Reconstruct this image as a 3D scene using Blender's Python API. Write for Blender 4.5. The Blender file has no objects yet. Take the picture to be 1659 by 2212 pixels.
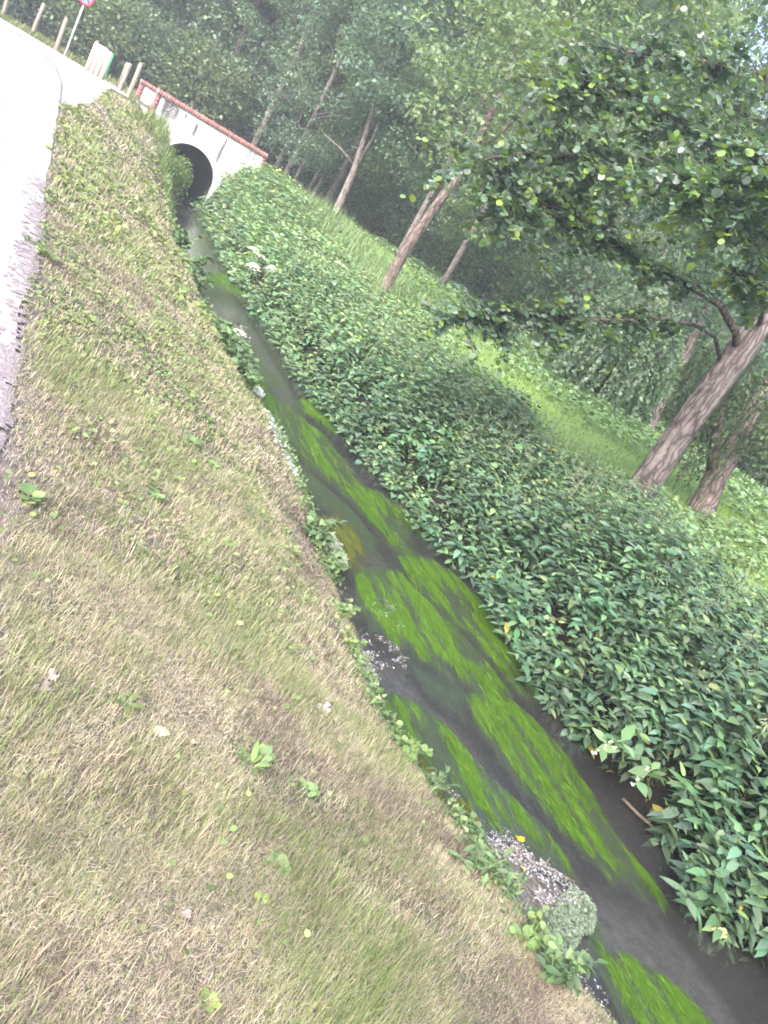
import bpy, math, random
import numpy as np
rng = np.random.default_rng(7)
random.seed(7)
R = math.radians
scene = bpy.context.scene
COL = scene.collection

# ------------------------------------------------------------------ camera model
ROLL, PITCH, F, CX, CY, CAMZ = R(31.0), R(17.0), 1724.0, 829.5, 1106.0, 2.3
def ray(px, py):
    u = (px - CX) / F; v = (CY - py) / F
    a = u*math.cos(ROLL) - v*math.sin(ROLL); b = u*math.sin(ROLL) + v*math.cos(ROLL)
    return np.array([a, math.cos(PITCH) + b*math.sin(PITCH), -math.sin(PITCH) + b*math.cos(PITCH)])
def at(px, py, z):                       # sight line meets the level z
    d = ray(px, py); k = (z - CAMZ) / d[2]
    return np.array([d[0]*k, d[1]*k, z])
def atd(px, py, dist):                   # sight line at a horizontal distance
    d = ray(px, py); k = dist / math.hypot(d[0], d[1])
    return np.array([d[0]*k, d[1]*k, CAMZ + d[2]*k])

# stream axes: t runs up the stream to the culvert, s across it
DT = np.array([-.515, .857]); DS = np.array([.857, .515])
def xy(s, t): return np.stack([s*DS[0] + t*DT[0], s*DS[1] + t*DT[1]], -1)
def to_st(p): p = np.asarray(p); return p[..., 0]*DS[0] + p[..., 1]*DS[1], p[..., 0]*DT[0] + p[..., 1]*DT[1]
TW = 26.0                                # the culvert wall stands here
WALL_S0, WALL_S1, WALL_TOP = 2.21, 5.63, 2.38

# ------------------------------------------------------------------ noise
_grids = {}
def vnoise(x, y, scale, seed=0):
    if seed not in _grids: _grids[seed] = np.random.default_rng(1000+seed).random((256, 256))
    g = _grids[seed]
    x = np.asarray(x)/scale + 77.3; y = np.asarray(y)/scale + 31.7
    xi = np.floor(x).astype(int); yi = np.floor(y).astype(int); fx = x-xi; fy = y-yi
    fx = fx*fx*(3-2*fx); fy = fy*fy*(3-2*fy)
    a = g[xi % 256, yi % 256]; b = g[(xi+1) % 256, yi % 256]; c = g[xi % 256, (yi+1) % 256]; d = g[(xi+1) % 256, (yi+1) % 256]
    return (a*(1-fx)+b*fx)*(1-fy) + (c*(1-fx)+d*fx)*fy
def fbm(x, y, scale, seed=0): return .5*vnoise(x, y, scale, seed) + .3*vnoise(x, y, scale*.45, seed+1) + .2*vnoise(x, y, scale*.2, seed+2)
def sstep(a, b, x):
    k = np.clip((np.asarray(x, float)-a)/(b-a), 0, 1); return k*k*(3-2*k)

# ------------------------------------------------------------------ terrain
_t  = [-20, 1.4, 1.64, 2.3, 2.68, 3.1, 3.9, 4.76, 5.76, 7.27, 8.3, 10.3, 12.4, 16.3, 22, 27, 60]
_sl = [3.1, 3.05, 2.91, 2.72, 2.6, 2.5, 2.6, 2.64, 2.75, 2.82, 2.7, 2.54, 2.54, 2.6, 2.75, 2.85, 2.85]
_tr = [-20, 1.7, 2.65, 3.06, 3.95, 5.06, 6.1, 7.2, 8.5, 10, 12.4, 15.8, 20, 27, 60]
_sr = [4.6, 4.6, 4.7, 4.5, 4.62, 4.8, 4.78, 4.6, 4.35, 4.15, 4.15, 4.1, 4.35, 4.6, 4.6]
def sL(t): return np.interp(t, _t, _sl)
def sR(t): return np.interp(t, _tr, _sr)
def sE(t): return np.interp(t, [-20, 3, 10, 19, 22, 26, 34], [.30, .25, .14, -.04, -.3, -1.3, -4.5])   # road edge
def zroad(t): return .75 + .95*np.clip((np.asarray(t, float)-3)/21, -.12, 1)
def zground(s, t):
    s = np.asarray(s, float); t = np.asarray(t, float)
    p = xy(s, t); r = np.hypot(p[..., 0], p[..., 1])
    zr = zroad(t); l = sL(t); rr = sR(t); e = sE(t)
    bump = .05*(fbm(s, t, .8, 11)-.5) + .02*(vnoise(s, t, .13, 15)-.5)
    u = np.clip((l-.02-s)/np.maximum(l-.02-e, .3), 0, 1)
    edge = .07 + .12*sstep(5, 14, t) + .25*sstep(14, 22, t)
    pw = .85 - .80*sstep(15, 25.0, t)
    left = edge + (zr-edge)*(u**pw) + bump*sstep(0, .1, u)*sstep(1, .85, u)
    bedz = -.24 + .05*(fbm(s, t*.5, .6, 12)-.5)
    kl = sstep(l-.03, l+.16, s)
    zl = left*(1-kl) + bedz*kl
    zm = 1.35 + .0165*np.clip(r-10, 0, 60) + .12*(fbm(s, t, 5, 13)-.5)
    v = s-rr
    right = np.interp(v, [-.25, -.05, .10, .40, 1.6, 2.8, 4.5, 6], [0, .06, .36, .46, .62, .78, .95, 1])*(zm-bedz) + bedz
    kw = sstep(17, 25.5, t); right = right*(1-kw) + kw*(np.interp(v, [-.25, -.05, .15, .5, 1.1, 2], [0, .06, .55, .8, .98, 1])*(zm+.1-bedz)+bedz)
    right = right + bump*1.5*sstep(.3, .6, v)
    z = np.where(s < (l+rr)/2, zl, right)
    far = 1.72 + .0165*np.clip(r-30, 0, 40)
    k = sstep(TW+.16, TW+.2, t)
    z = z*(1-k) + far*k
    z = z + .26*np.clip(r-44, 0, 50) + .5*(vnoise(s, t, 9, 16)-.5)*sstep(40, 50, r)  # unseen rise behind the wood, added to block sky light in the gaps
    return z

# ------------------------------------------------------------------ mesh helpers
def mesh_np(name, verts, polys, mats=(), tint=None, matidx=None, smooth=False):
    """polys: list of int arrays (n,k)."""
    me = bpy.data.meshes.new(name)
    verts = np.asarray(verts, np.float32)
    me.vertices.add(len(verts)); me.vertices.foreach_set('co', verts.ravel())
    polys = [np.asarray(p, np.int32) for p in polys if len(p)]
    nl = sum(p.size for p in polys); npol = sum(len(p) for p in polys)
    me.loops.add(nl); me.loops.foreach_set('vertex_index', np.concatenate([p.ravel() for p in polys]))
    starts = []; o = 0
    for p in polys:
        starts.append(o + np.arange(len(p))*p.shape[1]); o += p.size
    me.polygons.add(npol); me.polygons.foreach_set('loop_start', np.concatenate(starts).astype(np.int32))
    if smooth: me.polygons.foreach_set('use_smooth', np.ones(npol, bool))
    for m in mats: me.materials.append(m)
    if matidx is not None: me.polygons.foreach_set('material_index', np.asarray(matidx, np.int32))
    if tint is not None:
        a = me.attributes.new('tint', 'FLOAT_COLOR', 'POINT')
        c = np.ones((len(verts), 4), np.float32); c[:, :3] = tint
        a.data.foreach_set('color', c.ravel())
    me.update(calc_edges=True); me.validate()
    return me
def link(name, me, parent=None, loc=None):
    o = bpy.data.objects.new(name, me); COL.objects.link(o)
    if parent is not None: o.parent = parent
    if loc is not None: o.location = loc
    return o
def tag(o, label=None, cat=None, group=None, kind=None):
    if label: o['label'] = label
    if cat: o['category'] = cat
    if group: o['group'] = group
    if kind: o['kind'] = kind
    return o
def empty(name, loc, label, cat, group=None, rz=0.0, sc=1.0):
    o = bpy.data.objects.new(name, None); COL.objects.link(o); o.empty_display_size = .2
    o.location = loc; o.rotation_euler = (0, 0, rz); o.scale = (sc, sc, sc)
    return tag(o, label, cat, group)
class Acc:
    """collects vertices, faces and tints of ONE mesh"""
    def __init__(s): s.v = []; s.f = {}; s.c = []; s.n = 0
    def add(s, v, faces, tint=(1, 1, 1)):
        v = np.asarray(v, float).reshape(-1, 3)
        c = np.asarray(tint, float)
        if c.ndim == 1: c = np.tile(c, (len(v), 1))
        s.v.append(v); s.c.append(c)
        for f in (faces if isinstance(faces, list) else [faces]):
            f = np.asarray(f)
            if f.size: s.f.setdefault(f.shape[1], []).append(f + s.n)
        s.n += len(v)
    def mesh(s, name, mats, smooth=False):
        return mesh_np(name, np.concatenate(s.v), [np.concatenate(x) for x in s.f.values()], mats, np.concatenate(s.c), smooth=smooth)
def norm(v): return v/np.maximum(np.linalg.norm(v, axis=-1, keepdims=True), 1e-9)
def tube(acc, pts, rad, n=8, tint=(1, 1, 1), wob=0.0, cap=True):
    pts = np.asarray(pts, float); m = len(pts); rad = np.broadcast_to(np.asarray(rad, float), (m,))
    tan = norm(np.gradient(pts, axis=0))
    ref = np.array([.31, .95, .05]) if abs(tan[0][2]) > .8 else np.array([0, 0, 1.])
    x = norm(np.cross(tan, ref)); y = np.cross(tan, x)
    a = np.arange(n)/n*2*math.pi
    rr = rad[:, None]*(1 + wob*(rng.random((m, n))-.5))
    v = pts[:, None] + rr[..., None]*(np.cos(a)[None, :, None]*x[:, None] + np.sin(a)[None, :, None]*y[:, None])
    i = np.arange(m-1)[:, None]*n; j = np.arange(n)[None]; k = (j+1) % n
    q = np.stack([i+j, i+k, i+n+k, i+n+j], -1).reshape(-1, 4)
    fs = [q]
    if cap: fs += [np.arange(n)[None, ::-1], (np.arange(n)+(m-1)*n)[None]]
    acc.add(v.reshape(-1, 3), fs, tint)
def box(acc, a, b, tint=(1, 1, 1), M=None):
    a = np.array(a, float); b = np.array(b, float)
    v = np.array([[x, y, z] for z in (a[2], b[2]) for y in (a[1], b[1]) for x in (a[0], b[0])])
    if M is not None: v = M(v)
    acc.add(v, np.array([[0, 2, 3, 1], [4, 5, 7, 6], [0, 1, 5, 4], [2, 6, 7, 3], [0, 4, 6, 2], [1, 3, 7, 5]]), tint)
# leaf outlines: x across, y along, z up
T_NET = (np.array([[0, 0, 0], [-.22, .13, .05], [-.29, .33, .06], [-.18, .66, .0], [0, 1, -.16], [.18, .66, .0], [.29, .33, .06], [.22, .13, .05], [0, .42, 0]]),
         np.array([[0, 8, 2, 1], [8, 4, 3, 2], [0, 7, 6, 8], [8, 6, 5, 4]]))
def serrated(n=7):
    e = []
    for k in range(n):
        u = k/n; w = .29*math.sin(math.pi*min(1, (u*.86+.17)))**.8*(1-u*.35)
        e.append((w, u)); e.append((w*.80, u+.6/n))
    v = [[0, 0, 0]]; L = []; Rr = []
    for w, u in e: L.append(len(v)); v.append([-w, u, .06*w*2-.15*u*u])
    for w, u in e: Rr.append(len(v)); v.append([w, u, .06*w*2-.15*u*u])
    C = []
    for w, u in e: C.append(len(v)); v.append([0, u, -.15*u*u])
    v.append([0, 1.06, -.18]); tip = len(v)-1
    q = []; t = [[0, C[0], L[0]], [0, Rr[0], C[0]], [C[-1], tip, L[-1]], [C[-1], Rr[-1], tip]]
    for k in range(len(e)-1):
        q.append([C[k], C[k+1], L[k+1], L[k]]); q.append([C[k], Rr[k], Rr[k+1], C[k+1]])
    return np.array(v, float), [np.array(q), np.array(t)]
T_SER = serrated()
T_RND = (np.array([[0, 0, 0], [-.36, .22, .06], [-.46, .55, .05], [-.28, .9, -.02], [0, .96, -.06], [.28, .9, -.02], [.46, .55, .05], [.36, .22, .06], [0, .5, 0]]),
         np.array([[0, 8, 2, 1], [8, 4, 3, 2], [0, 7, 6, 8], [8, 6, 5, 4]]))
T_DIA = (np.array([[0, 0, 0], [-.32, .45, .07], [0, 1, -.06], [.32, .45, .07]]), np.array([[0, 3, 2, 1]]))
T_LAN = (np.array([[0, 0, 0], [-.13, .3, .03], [-.12, .62, 0], [0, 1, -.12], [.12, .62, 0], [.13, .3, .03]]), np.array([[0, 5, 4, 1], [1, 4, 3, 2]]))
_cr = np.random.default_rng(5); T_CRK = (T_SER[0]*np.array([1.5, 1, 1.6]) + _cr.normal(size=T_SER[0].shape)*np.array([.045, .03, .09]), T_SER[1])
def leaves(acc, P, D, N, size, tint, T=T_NET):
    tv, tf = T
    P = np.asarray(P, float).reshape(-1, 3); m = len(P)
    if m == 0: return
    D = norm(np.broadcast_to(D, (m, 3))); X = norm(np.cross(D, N)); Z = np.cross(X, D)
    size = np.broadcast_to(size, (m,))
    v = P[:, None] + size[:, None, None]*(tv[None, :, 0:1]*X[:, None] + tv[None, :, 1:2]*D[:, None] + tv[None, :, 2:3]*Z[:, None])
    fl = tf if isinstance(tf, list) else [tf]
    off = np.arange(m)*len(tv)
    fs = [(f[None] + off[:, None, None]).reshape(-1, f.shape[1]) for f in fl]
    tint = np.broadcast_to(tint, (m, 3))
    acc.add(v.reshape(-1, 3), fs, np.repeat(tint, len(tv), 0))
def rdir(n, up=0.0):
    v = rng.normal(size=(n, 3)); v = norm(v); v[:, 2] += up; return norm(v)
def palette(n, cols, w=None, jit=.18):
    cols = np.array(cols, float); i = rng.choice(len(cols), n, p=w)
    return cols[i]*(1 + jit*rng.normal(size=(n, 1))).clip(.5, 1.6)*(1 + .05*rng.normal(size=(n, 3)))
def blades(acc, P, L, W, lean, az, tint, curl=.5):
    """grass blades: a quad and a tip"""
    P = np.asarray(P, float); m = len(P)
    o = np.stack([np.cos(az), np.sin(az), 0*az], -1); side = np.stack([-np.sin(az), np.cos(az), 0*az], -1)
    z = np.array([0, 0, 1.])
    d1 = norm(o*np.sin(lean)[:, None] + z*np.cos(lean)[:, None]); l2 = lean + curl*rng.random(m)
    d2 = norm(o*np.sin(l2)[:, None] + z*np.cos(l2)[:, None])
    mid = P + d1*(L*.55)[:, None]; tip = mid + d2*(L*.45)[:, None]
    w = (W/2)[:, None]*side
    v = np.stack([P-w, P+w, mid+w*.8, mid-w*.8, tip], 1).reshape(-1, 3)
    b = np.arange(m)[:, None]*5
    acc.add(v, [b+np.array([[0, 1, 2, 3]]), b+np.array([[3, 2, 4]])], np.repeat(tint, 5, 0))

# ------------------------------------------------------------------ materials
def new_mat(name):
    m = bpy.data.materials.new(name); m.use_nodes = True
    nt = m.node_tree; nt.nodes.clear()
    return m, nt, (lambda t, **k: _node(nt, t, **k))
def _node(nt, t, **k):
    n = nt.nodes.new(t)
    for a, b in k.items(): setattr(n, a, b)
    return n
def foliage(name, rough=.42, trans=.25, spec=.5):
    m, nt, N = new_mat(name); L = nt.links.new
    a = N('ShaderNodeAttribute', attribute_name='tint')
    nz = N('ShaderNodeTexNoise'); nz.inputs['Scale'].default_value = 9.0
    geo = N('ShaderNodeNewGeometry'); L(geo.outputs['Position'], nz.inputs['Vector'])
    mr = N('ShaderNodeMapRange'); mr.inputs['To Min'].default_value = .75; mr.inputs['To Max'].default_value = 1.25
    L(nz.outputs['Fac'], mr.inputs['Value'])
    mul = N('ShaderNodeVectorMath', operation='SCALE'); L(a.outputs['Color'], mul.inputs[0]); L(mr.outputs[0], mul.inputs['Scale'])
    p = N('ShaderNodeBsdfPrincipled'); p.inputs['Roughness'].default_value = rough; p.inputs['Specular IOR Level'].default_value = spec
    L(mul.outputs[0], p.inputs['Base Color'])
    out = N('ShaderNodeOutputMaterial')
    if trans > 0:
        tr = N('ShaderNodeBsdfTranslucent')
        tc = N('ShaderNodeVectorMath', operation='MULTIPLY'); tc.inputs[1].default_value = (1.5, 1.6, .8); L(mul.outputs[0], tc.inputs[0]); L(tc.outputs[0], tr.inputs['Color'])
        mx = N('ShaderNodeMixShader'); mx.inputs[0].default_value = trans
        L(p.outputs[0], mx.inputs[1]); L(tr.outputs[0], mx.inputs[2]); L(mx.outputs[0], out.inputs[0])
    else: L(p.outputs[0], out.inputs[0])
    return m
def noisy(name, stops, scale=5, rough=.85, bump=.3, stretch=(1, 1, 1), detail=8, spec=.3, use_tint=False, bscale=None, space='Object'):
    m, nt, N = new_mat(name); L = nt.links.new
    tc = N('ShaderNodeTexCoord'); mp = N('ShaderNodeMapping'); mp.inputs['Scale'].default_value = stretch
    L(tc.outputs[space], mp.inputs[0])
    nz = N('ShaderNodeTexNoise'); nz.inputs['Scale'].default_value = scale; nz.inputs['Detail'].default_value = detail; nz.inputs['Roughness'].default_value = .62
    L(mp.outputs[0], nz.inputs['Vector'])
    cr = N('ShaderNodeValToRGB'); el = cr.color_ramp.elements
    for i, (p, c) in enumerate(stops):
        e = el[i] if i < 2 else el.new(p)
        e.position = p; e.color = (*c, 1)
    L(nz.outputs['Fac'], cr.inputs[0])
    p = N('ShaderNodeBsdfPrincipled'); p.inputs['Roughness'].default_value = rough; p.inputs['Specular IOR Level'].default_value = spec
    col = cr.outputs[0]
    if use_tint:
        a = N('ShaderNodeAttribute', attribute_name='tint'); mu = N('ShaderNodeVectorMath', operation='MULTIPLY')
        L(col, mu.inputs[0]); L(a.outputs['Color'], mu.inputs[1]); col = mu.outputs[0]
    L(col, p.inputs['Base Color'])
    nb = N('ShaderNodeTexNoise'); nb.inputs['Scale'].default_value = bscale or scale*3; nb.inputs['Detail'].default_value = 6; L(mp.outputs[0], nb.inputs['Vector'])
    bp = N('ShaderNodeBump'); bp.inputs['Strength'].default_value = bump; bp.inputs['Distance'].default_value = .03
    L(nb.outputs['Fac'], bp.inputs['Height']); L(bp.outputs[0], p.inputs['Normal'])
    out = N('ShaderNodeOutputMaterial'); L(p.outputs[0], out.inputs[0])
    m['p'] = 1
    return m
M_GROUND = noisy('soil', [(.3, (.55, .55, .55)), (.5, (1, 1, 1)), (.72, (1.5, 1.45, 1.4))], 14, .95, .6, use_tint=True)
M_ASPHALT = noisy('asphalt', [(.3, (.24, .22, .225)), (.5, (.30, .28, .285)), (.75, (.35, .33, .335))], 3, .5, .25, bscale=90, spec=.5)
M_GRAVEL = noisy('gravel', [(.3, (.30, .28, .26)), (.5, (.40, .38, .36)), (.7, (.50, .48, .46))], 30, .9, .6)
M_BARK = noisy('bark', [(.3, (.04, .032, .03)), (.45, (.15, .125, .12)), (.6, (.23, .195, .19)), (.78, (.36, .33, .32))], 5, .9, 1.0, stretch=(3.2, 3.2, .8), use_tint=True, bscale=7)
def bark_mat():
    m, nt, N = new_mat('cracked bark'); L = nt.links.new
    tc = N('ShaderNodeTexCoord'); nz = N('ShaderNodeTexNoise'); nz.inputs['Scale'].default_value = 4; nz.inputs['Detail'].default_value = 6
    L(tc.outputs['Object'], nz.inputs['Vector'])
    ad = N('ShaderNodeVectorMath', operation='MULTIPLY_ADD'); L(nz.outputs['Color'], ad.inputs[0]); ad.inputs[1].default_value = (.16, .16, .5); L(tc.outputs['Object'], ad.inputs[2])
    mp = N('ShaderNodeMapping'); mp.inputs['Scale'].default_value = (15, 15, 1.5); L(ad.outputs[0], mp.inputs[0])
    vo = N('ShaderNodeTexVoronoi', feature='DISTANCE_TO_EDGE'); vo.inputs['Scale'].default_value = 1.0; L(mp.outputs[0], vo.inputs['Vector'])
    cr = N('ShaderNodeValToRGB'); e = cr.color_ramp.elements; e[0].position = .0; e[0].color = (.075, .062, .06, 1); e[1].position = .13; e[1].color = (.20, .168, .16, 1); q = e.new(.5); q.color = (.29, .255, .245, 1)
    L(vo.outputs['Distance'], cr.inputs[0])
    n2 = N('ShaderNodeTexNoise'); n2.inputs['Scale'].default_value = 9; n2.inputs['Detail'].default_value = 8; L(tc.outputs['Object'], n2.inputs['Vector'])
    mr = N('ShaderNodeMapRange'); mr.inputs['From Min'].default_value = .3; mr.inputs['From Max'].default_value = .7; mr.inputs['To Min'].default_value = .55; mr.inputs['To Max'].default_value = 1.35; L(n2.outputs['Fac'], mr.inputs['Value'])
    sc = N('ShaderNodeVectorMath', operation='SCALE'); L(cr.outputs[0], sc.inputs[0]); L(mr.outputs[0], sc.inputs['Scale'])
    a = N('ShaderNodeAttribute', attribute_name='tint'); mu = N('ShaderNodeVectorMath', operation='MULTIPLY'); L(sc.outputs[0], mu.inputs[0]); L(a.outputs['Color'], mu.inputs[1])
    p = N('ShaderNodeBsdfPrincipled'); p.inputs['Roughness'].default_value = .9; p.inputs['Specular IOR Level'].default_value = .2; L(mu.outputs[0], p.inputs['Base Color'])
    mn = N('ShaderNodeMath', operation='MINIMUM'); mn.inputs[1].default_value = .2; L(vo.outputs['Distance'], mn.inputs[0])
    bp = N('ShaderNodeBump'); bp.inputs['Strength'].default_value = .6; bp.inputs['Distance'].default_value = .07; L(mn.outputs[0], bp.inputs['Height']); L(bp.outputs[0], p.inputs['Normal'])
    o = N('ShaderNodeOutputMaterial'); L(p.outputs[0], o.inputs[0]); return m
M_BARK = bark_mat()
M_TWIG = noisy('twig bark', [(.3, (.05, .042, .04)), (.7, (.12, .10, .09))], 12, .9, .4)
M_WOOD = noisy('weathered wood', [(.3, (.17, .145, .12)), (.5, (.28, .24, .20)), (.75, (.38, .33, .28))], 6, .85, .4, stretch=(6, 6, .7), use_tint=True)
M_LEAF = foliage('tree leaves', .45, .42)
M_ALDER = foliage('glossy alder leaves', .33, .28, .8)
M_NETTLE = foliage('nettle leaves', .6, .22, .3)
M_GRASS = foliage('grass blades', .55, .25, .35)
M_STRAW = foliage('dry straw', .7, .15, .2)
M_STEM = foliage('green stems', .55, 0, .3)
M_PETAL = foliage('white petals', .7, .3, .2)
M_MUD = noisy('mud', [(.3, (.05, .042, .036)), (.5, (.11, .095, .085)), (.7, (.20, .175, .165))], 16, .7, .8, spec=.4)
M_METAL = noisy('galvanised metal', [(.3, (.42, .44, .47)), (.7, (.55, .57, .60))], 20, .4, .05, spec=.6)
M_BRICK = noisy('red brick', [(.25, (.23, .095, .09)), (.5, (.31, .135, .125)), (.8, (.38, .21, .19))], 7, .85, .4, use_tint=True)
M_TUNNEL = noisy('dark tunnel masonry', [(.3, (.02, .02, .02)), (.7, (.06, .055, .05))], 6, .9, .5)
def plain(name, c, rough=.5, spec=.4):
    return noisy(name, [(.3, tuple(.88*x for x in c)), (.7, tuple(min(1, 1.1*x) for x in c))], 12, rough, .05, spec=spec)

# limewashed wall with dark weather streaks running down from the coping
def wall_mat():
    m, nt, N = new_mat('limewash'); L = nt.links.new
    tc = N('ShaderNodeTexCoord'); sp = N('ShaderNodeSeparateXYZ'); L(tc.outputs['Object'], sp.inputs[0])
    def math_(op, a, b=None, clamp=False):
        n = N('ShaderNodeMath', operation=op, use_clamp=clamp)
        for i, x in enumerate((a, b)):
            if x is None: continue
            if isinstance(x, (int, float)): n.inputs[i].default_value = x
            else: L(x, n.inputs[i])
        return n.outputs[0]
    nz = N('ShaderNodeTexNoise'); nz.inputs['Scale'].default_value = 3.0; nz.inputs['Detail'].default_value = 5
    mp = N('ShaderNodeMapping'); mp.inputs['Scale'].default_value = (3.5, 1, 1.0); L(tc.outputs['Object'], mp.inputs[0]); L(mp.outputs[0], nz.inputs['Vector'])
    nf = N('ShaderNodeTexNoise'); nf.inputs['Scale'].default_value = 14; nf.inputs['Detail'].default_value = 6; L(mp.outputs[0], nf.inputs['Vector'])
    wig = math_('MULTIPLY', math_('SUBTRACT', nz.outputs['Fac'], .5), .16)
    xw = math_('ADD', sp.outputs['X'], wig)
    tot = None
    # x, half width, z bottom, z top, strength   (x from the left end of the wall)
    for x0, w, z0, z1, k in [(.46, .17, 1.62, 2.26, .62), (.30, .05, 1.75, 2.25, .7), (.66, .06, 1.8, 2.2, .6), (.9, .035, 1.95, 2.2, .6), (1.28, .035, 1.62, 2.12, .95), (2.18, .035, 1.15, 2.2, .85), (2.95, .09, 1.85, 2.22, .4), (3.12, .05, 1.9, 2.25, .45), (2.52, .02, 2.02, 2.2, .5), (.12, .05, .9, 1.7, .25)]:
        dx = math_('SUBTRACT', 1.0, math_('DIVIDE', math_('ABSOLUTE', math_('SUBTRACT', xw, x0)), w*1.6), True)
        zz = math_('MULTIPLY', math_('DIVIDE', math_('SUBTRACT', sp.outputs['Z'], z0), (z1-z0)*.4, True), math_('DIVIDE', math_('SUBTRACT', z1, sp.outputs['Z']), .05, True))
        b = math_('MULTIPLY', math_('MULTIPLY', dx, zz), k*3.2)
        tot = b if tot is None else math_('ADD', tot, b)
    rag = math_('MULTIPLY', math_('SUBTRACT', nf.outputs['Fac'], .28), 2.6, True)
    fac = math_('MULTIPLY', tot, rag, True)
    low = math_('MULTIPLY', math_('DIVIDE', math_('SUBTRACT', 1.0, sp.outputs['Z']), 1.0, True), math_('MULTIPLY', nf.outputs['Fac'], .75), True)
    fac = math_('MAXIMUM', fac, low)
    mx = N('ShaderNodeMix', data_type='RGBA'); L(fac, mx.inputs[0]); mx.inputs[6].default_value = (.70, .69, .69, 1); mx.inputs[7].default_value = (.085, .08, .085, 1)
    p = N('ShaderNodeBsdfPrincipled'); p.inputs['Roughness'].default_value = .9; p.inputs['Specular IOR Level'].default_value = .2
    L(mx.outputs[2], p.inputs['Base Color'])
    bp = N('ShaderNodeBump'); bp.inputs['Strength'].default_value = .3; bp.inputs['Distance'].default_value = .02; L(nf.outputs['Fac'], bp.inputs['Height']); L(bp.outputs[0], p.inputs['Normal'])
    o = N('ShaderNodeOutputMaterial'); L(p.outputs[0], o.inputs[0])
    return m
M_WALL = wall_mat()
M_LIME = noisy('limewash return', [(.3, (.66, .65, .66)), (.6, (.8, .79, .8))], 6, .9, .2)

def water_mat():
    m, nt, N = new_mat('stream water'); L = nt.links.new
    geo = N('ShaderNodeNewGeometry'); rot = N('ShaderNodeVectorRotate', rotation_type='Z_AXIS'); rot.inputs['Angle'].default_value = -math.atan2(DT[1], DT[0])
    L(geo.outputs['Position'], rot.inputs['Vector'])
    mp = N('ShaderNodeMapping'); mp.inputs['Scale'].default_value = (2.2, 7, 1); L(rot.outputs[0], mp.inputs[0])
    n1 = N('ShaderNodeTexNoise'); n1.inputs['Scale'].default_value = 2.2; n1.inputs['Detail'].default_value = 5; L(mp.outputs[0], n1.inputs['Vector'])
    bp = N('ShaderNodeBump'); bp.inputs['Strength'].default_value = .35; bp.inputs['Distance'].default_value = .03; L(n1.outputs['Fac'], bp.inputs['Height'])
    gl = N('ShaderNodeBsdfGlossy'); gl.inputs['Roughness'].default_value = .07; gl.inputs['Color'].default_value = (1, 1, 1, 1); L(bp.outputs[0], gl.inputs['Normal'])
    tr = N('ShaderNodeBsdfTransparent'); tr.inputs['Color'].default_value = (.86, .89, .88, 1)
    df = N('ShaderNodeBsdfDiffuse'); df.inputs['Color'].default_value = (.15, .145, .148, 1)      # the silt the water carries
    m1 = N('ShaderNodeMixShader'); m1.inputs[0].default_value = .18; L(tr.outputs[0], m1.inputs[1]); L(df.outputs[0], m1.inputs[2])
    fr = N('ShaderNodeFresnel'); fr.inputs['IOR'].default_value = 1.33; L(bp.outputs[0], fr.inputs['Normal'])
    mx = N('ShaderNodeMixShader'); L(fr.outputs[0], mx.inputs[0]); L(m1.outputs[0], mx.inputs[1]); L(gl.outputs[0], mx.inputs[2])
    o = N('ShaderNodeOutputMaterial'); L(mx.outputs[0], o.inputs[0])
    return m
M_WATER = water_mat()

# ------------------------------------------------------------------ ground sheet
def grow(a, b, first, k=1.25):
    out = [a]; st = first; sg = 1 if b > a else -1
    while (b-out[-1])*sg > 0: out.append(out[-1]+sg*st); st *= k
    return out
ss = sorted(set(grow(-10, -110, .8)[1:] + list(np.arange(-10, -.6, .35)) + list(np.arange(-.6, 7, .07)) + list(np.arange(7, 16, .35)) + grow(16, 110, .6)))
tt = sorted(set(grow(-2, -60, .6) + list(np.arange(-1.9, 11, .1)) + list(np.arange(11, 26, .22)) + [TW+.14, TW+.22] + list(np.arange(TW+.6, 40, .6)) + grow(40, 125, 1.)))
S, T = np.meshgrid(np.array(ss), np.array(tt)); Z = zground(S, T); P2 = xy(S, T)
V = np.concatenate([P2, Z[..., None]], -1).reshape(-1, 3)
ns, ntt = len(ss), len(tt)
ii = (np.arange(ntt-1)[:, None]*ns + np.arange(ns-1)[None]); Q = np.stack([ii, ii+1, ii+1+ns, ii+ns], -1)
sc_ = (np.array(ss)[:-1] + np.array(ss)[1:])/2
step = [k for k in range(ntt-1) if abs(tt[k]-(TW+.14)) < 1e-6][0]
keep = np.ones(Q.shape[:2], bool); keep[step, (sc_ > 2.6) & (sc_ < 4.85)] = False      # the mouth of the culvert
Rr = np.hypot(P2[..., 0], P2[..., 1]); E_ = sE(T); l_ = sL(T); r_ = sR(T)
pat = fbm(S, T, 1.1, 20)
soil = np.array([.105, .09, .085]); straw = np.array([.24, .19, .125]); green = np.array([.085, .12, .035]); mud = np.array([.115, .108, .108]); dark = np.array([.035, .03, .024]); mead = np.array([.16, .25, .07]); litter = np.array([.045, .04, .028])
c = np.where((pat > .5)[..., None], green*.45+soil*.55, straw*.35+soil*.65)
c = np.where(((S > l_-.25) & (S < l_))[..., None], soil, c); c = np.where(((S < E_+.16*vnoise(S, T, .3, 36)+.05) & (S > E_-.6))[..., None], np.array([.17, .14, .13]), c)
c = np.where(((S >= l_-.02) & (S < r_))[..., None], mud, c)
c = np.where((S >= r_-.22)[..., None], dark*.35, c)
kk = sstep(2.2, 3.0, S-r_)[..., None]; c = c*(1-kk) + mead*kk
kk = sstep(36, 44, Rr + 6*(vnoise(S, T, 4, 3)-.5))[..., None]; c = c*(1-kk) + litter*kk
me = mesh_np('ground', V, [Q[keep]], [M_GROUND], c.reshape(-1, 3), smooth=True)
tag(link('ground', me), 'mown bank, stream bed and meadow ground', None, None, 'structure')

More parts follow.
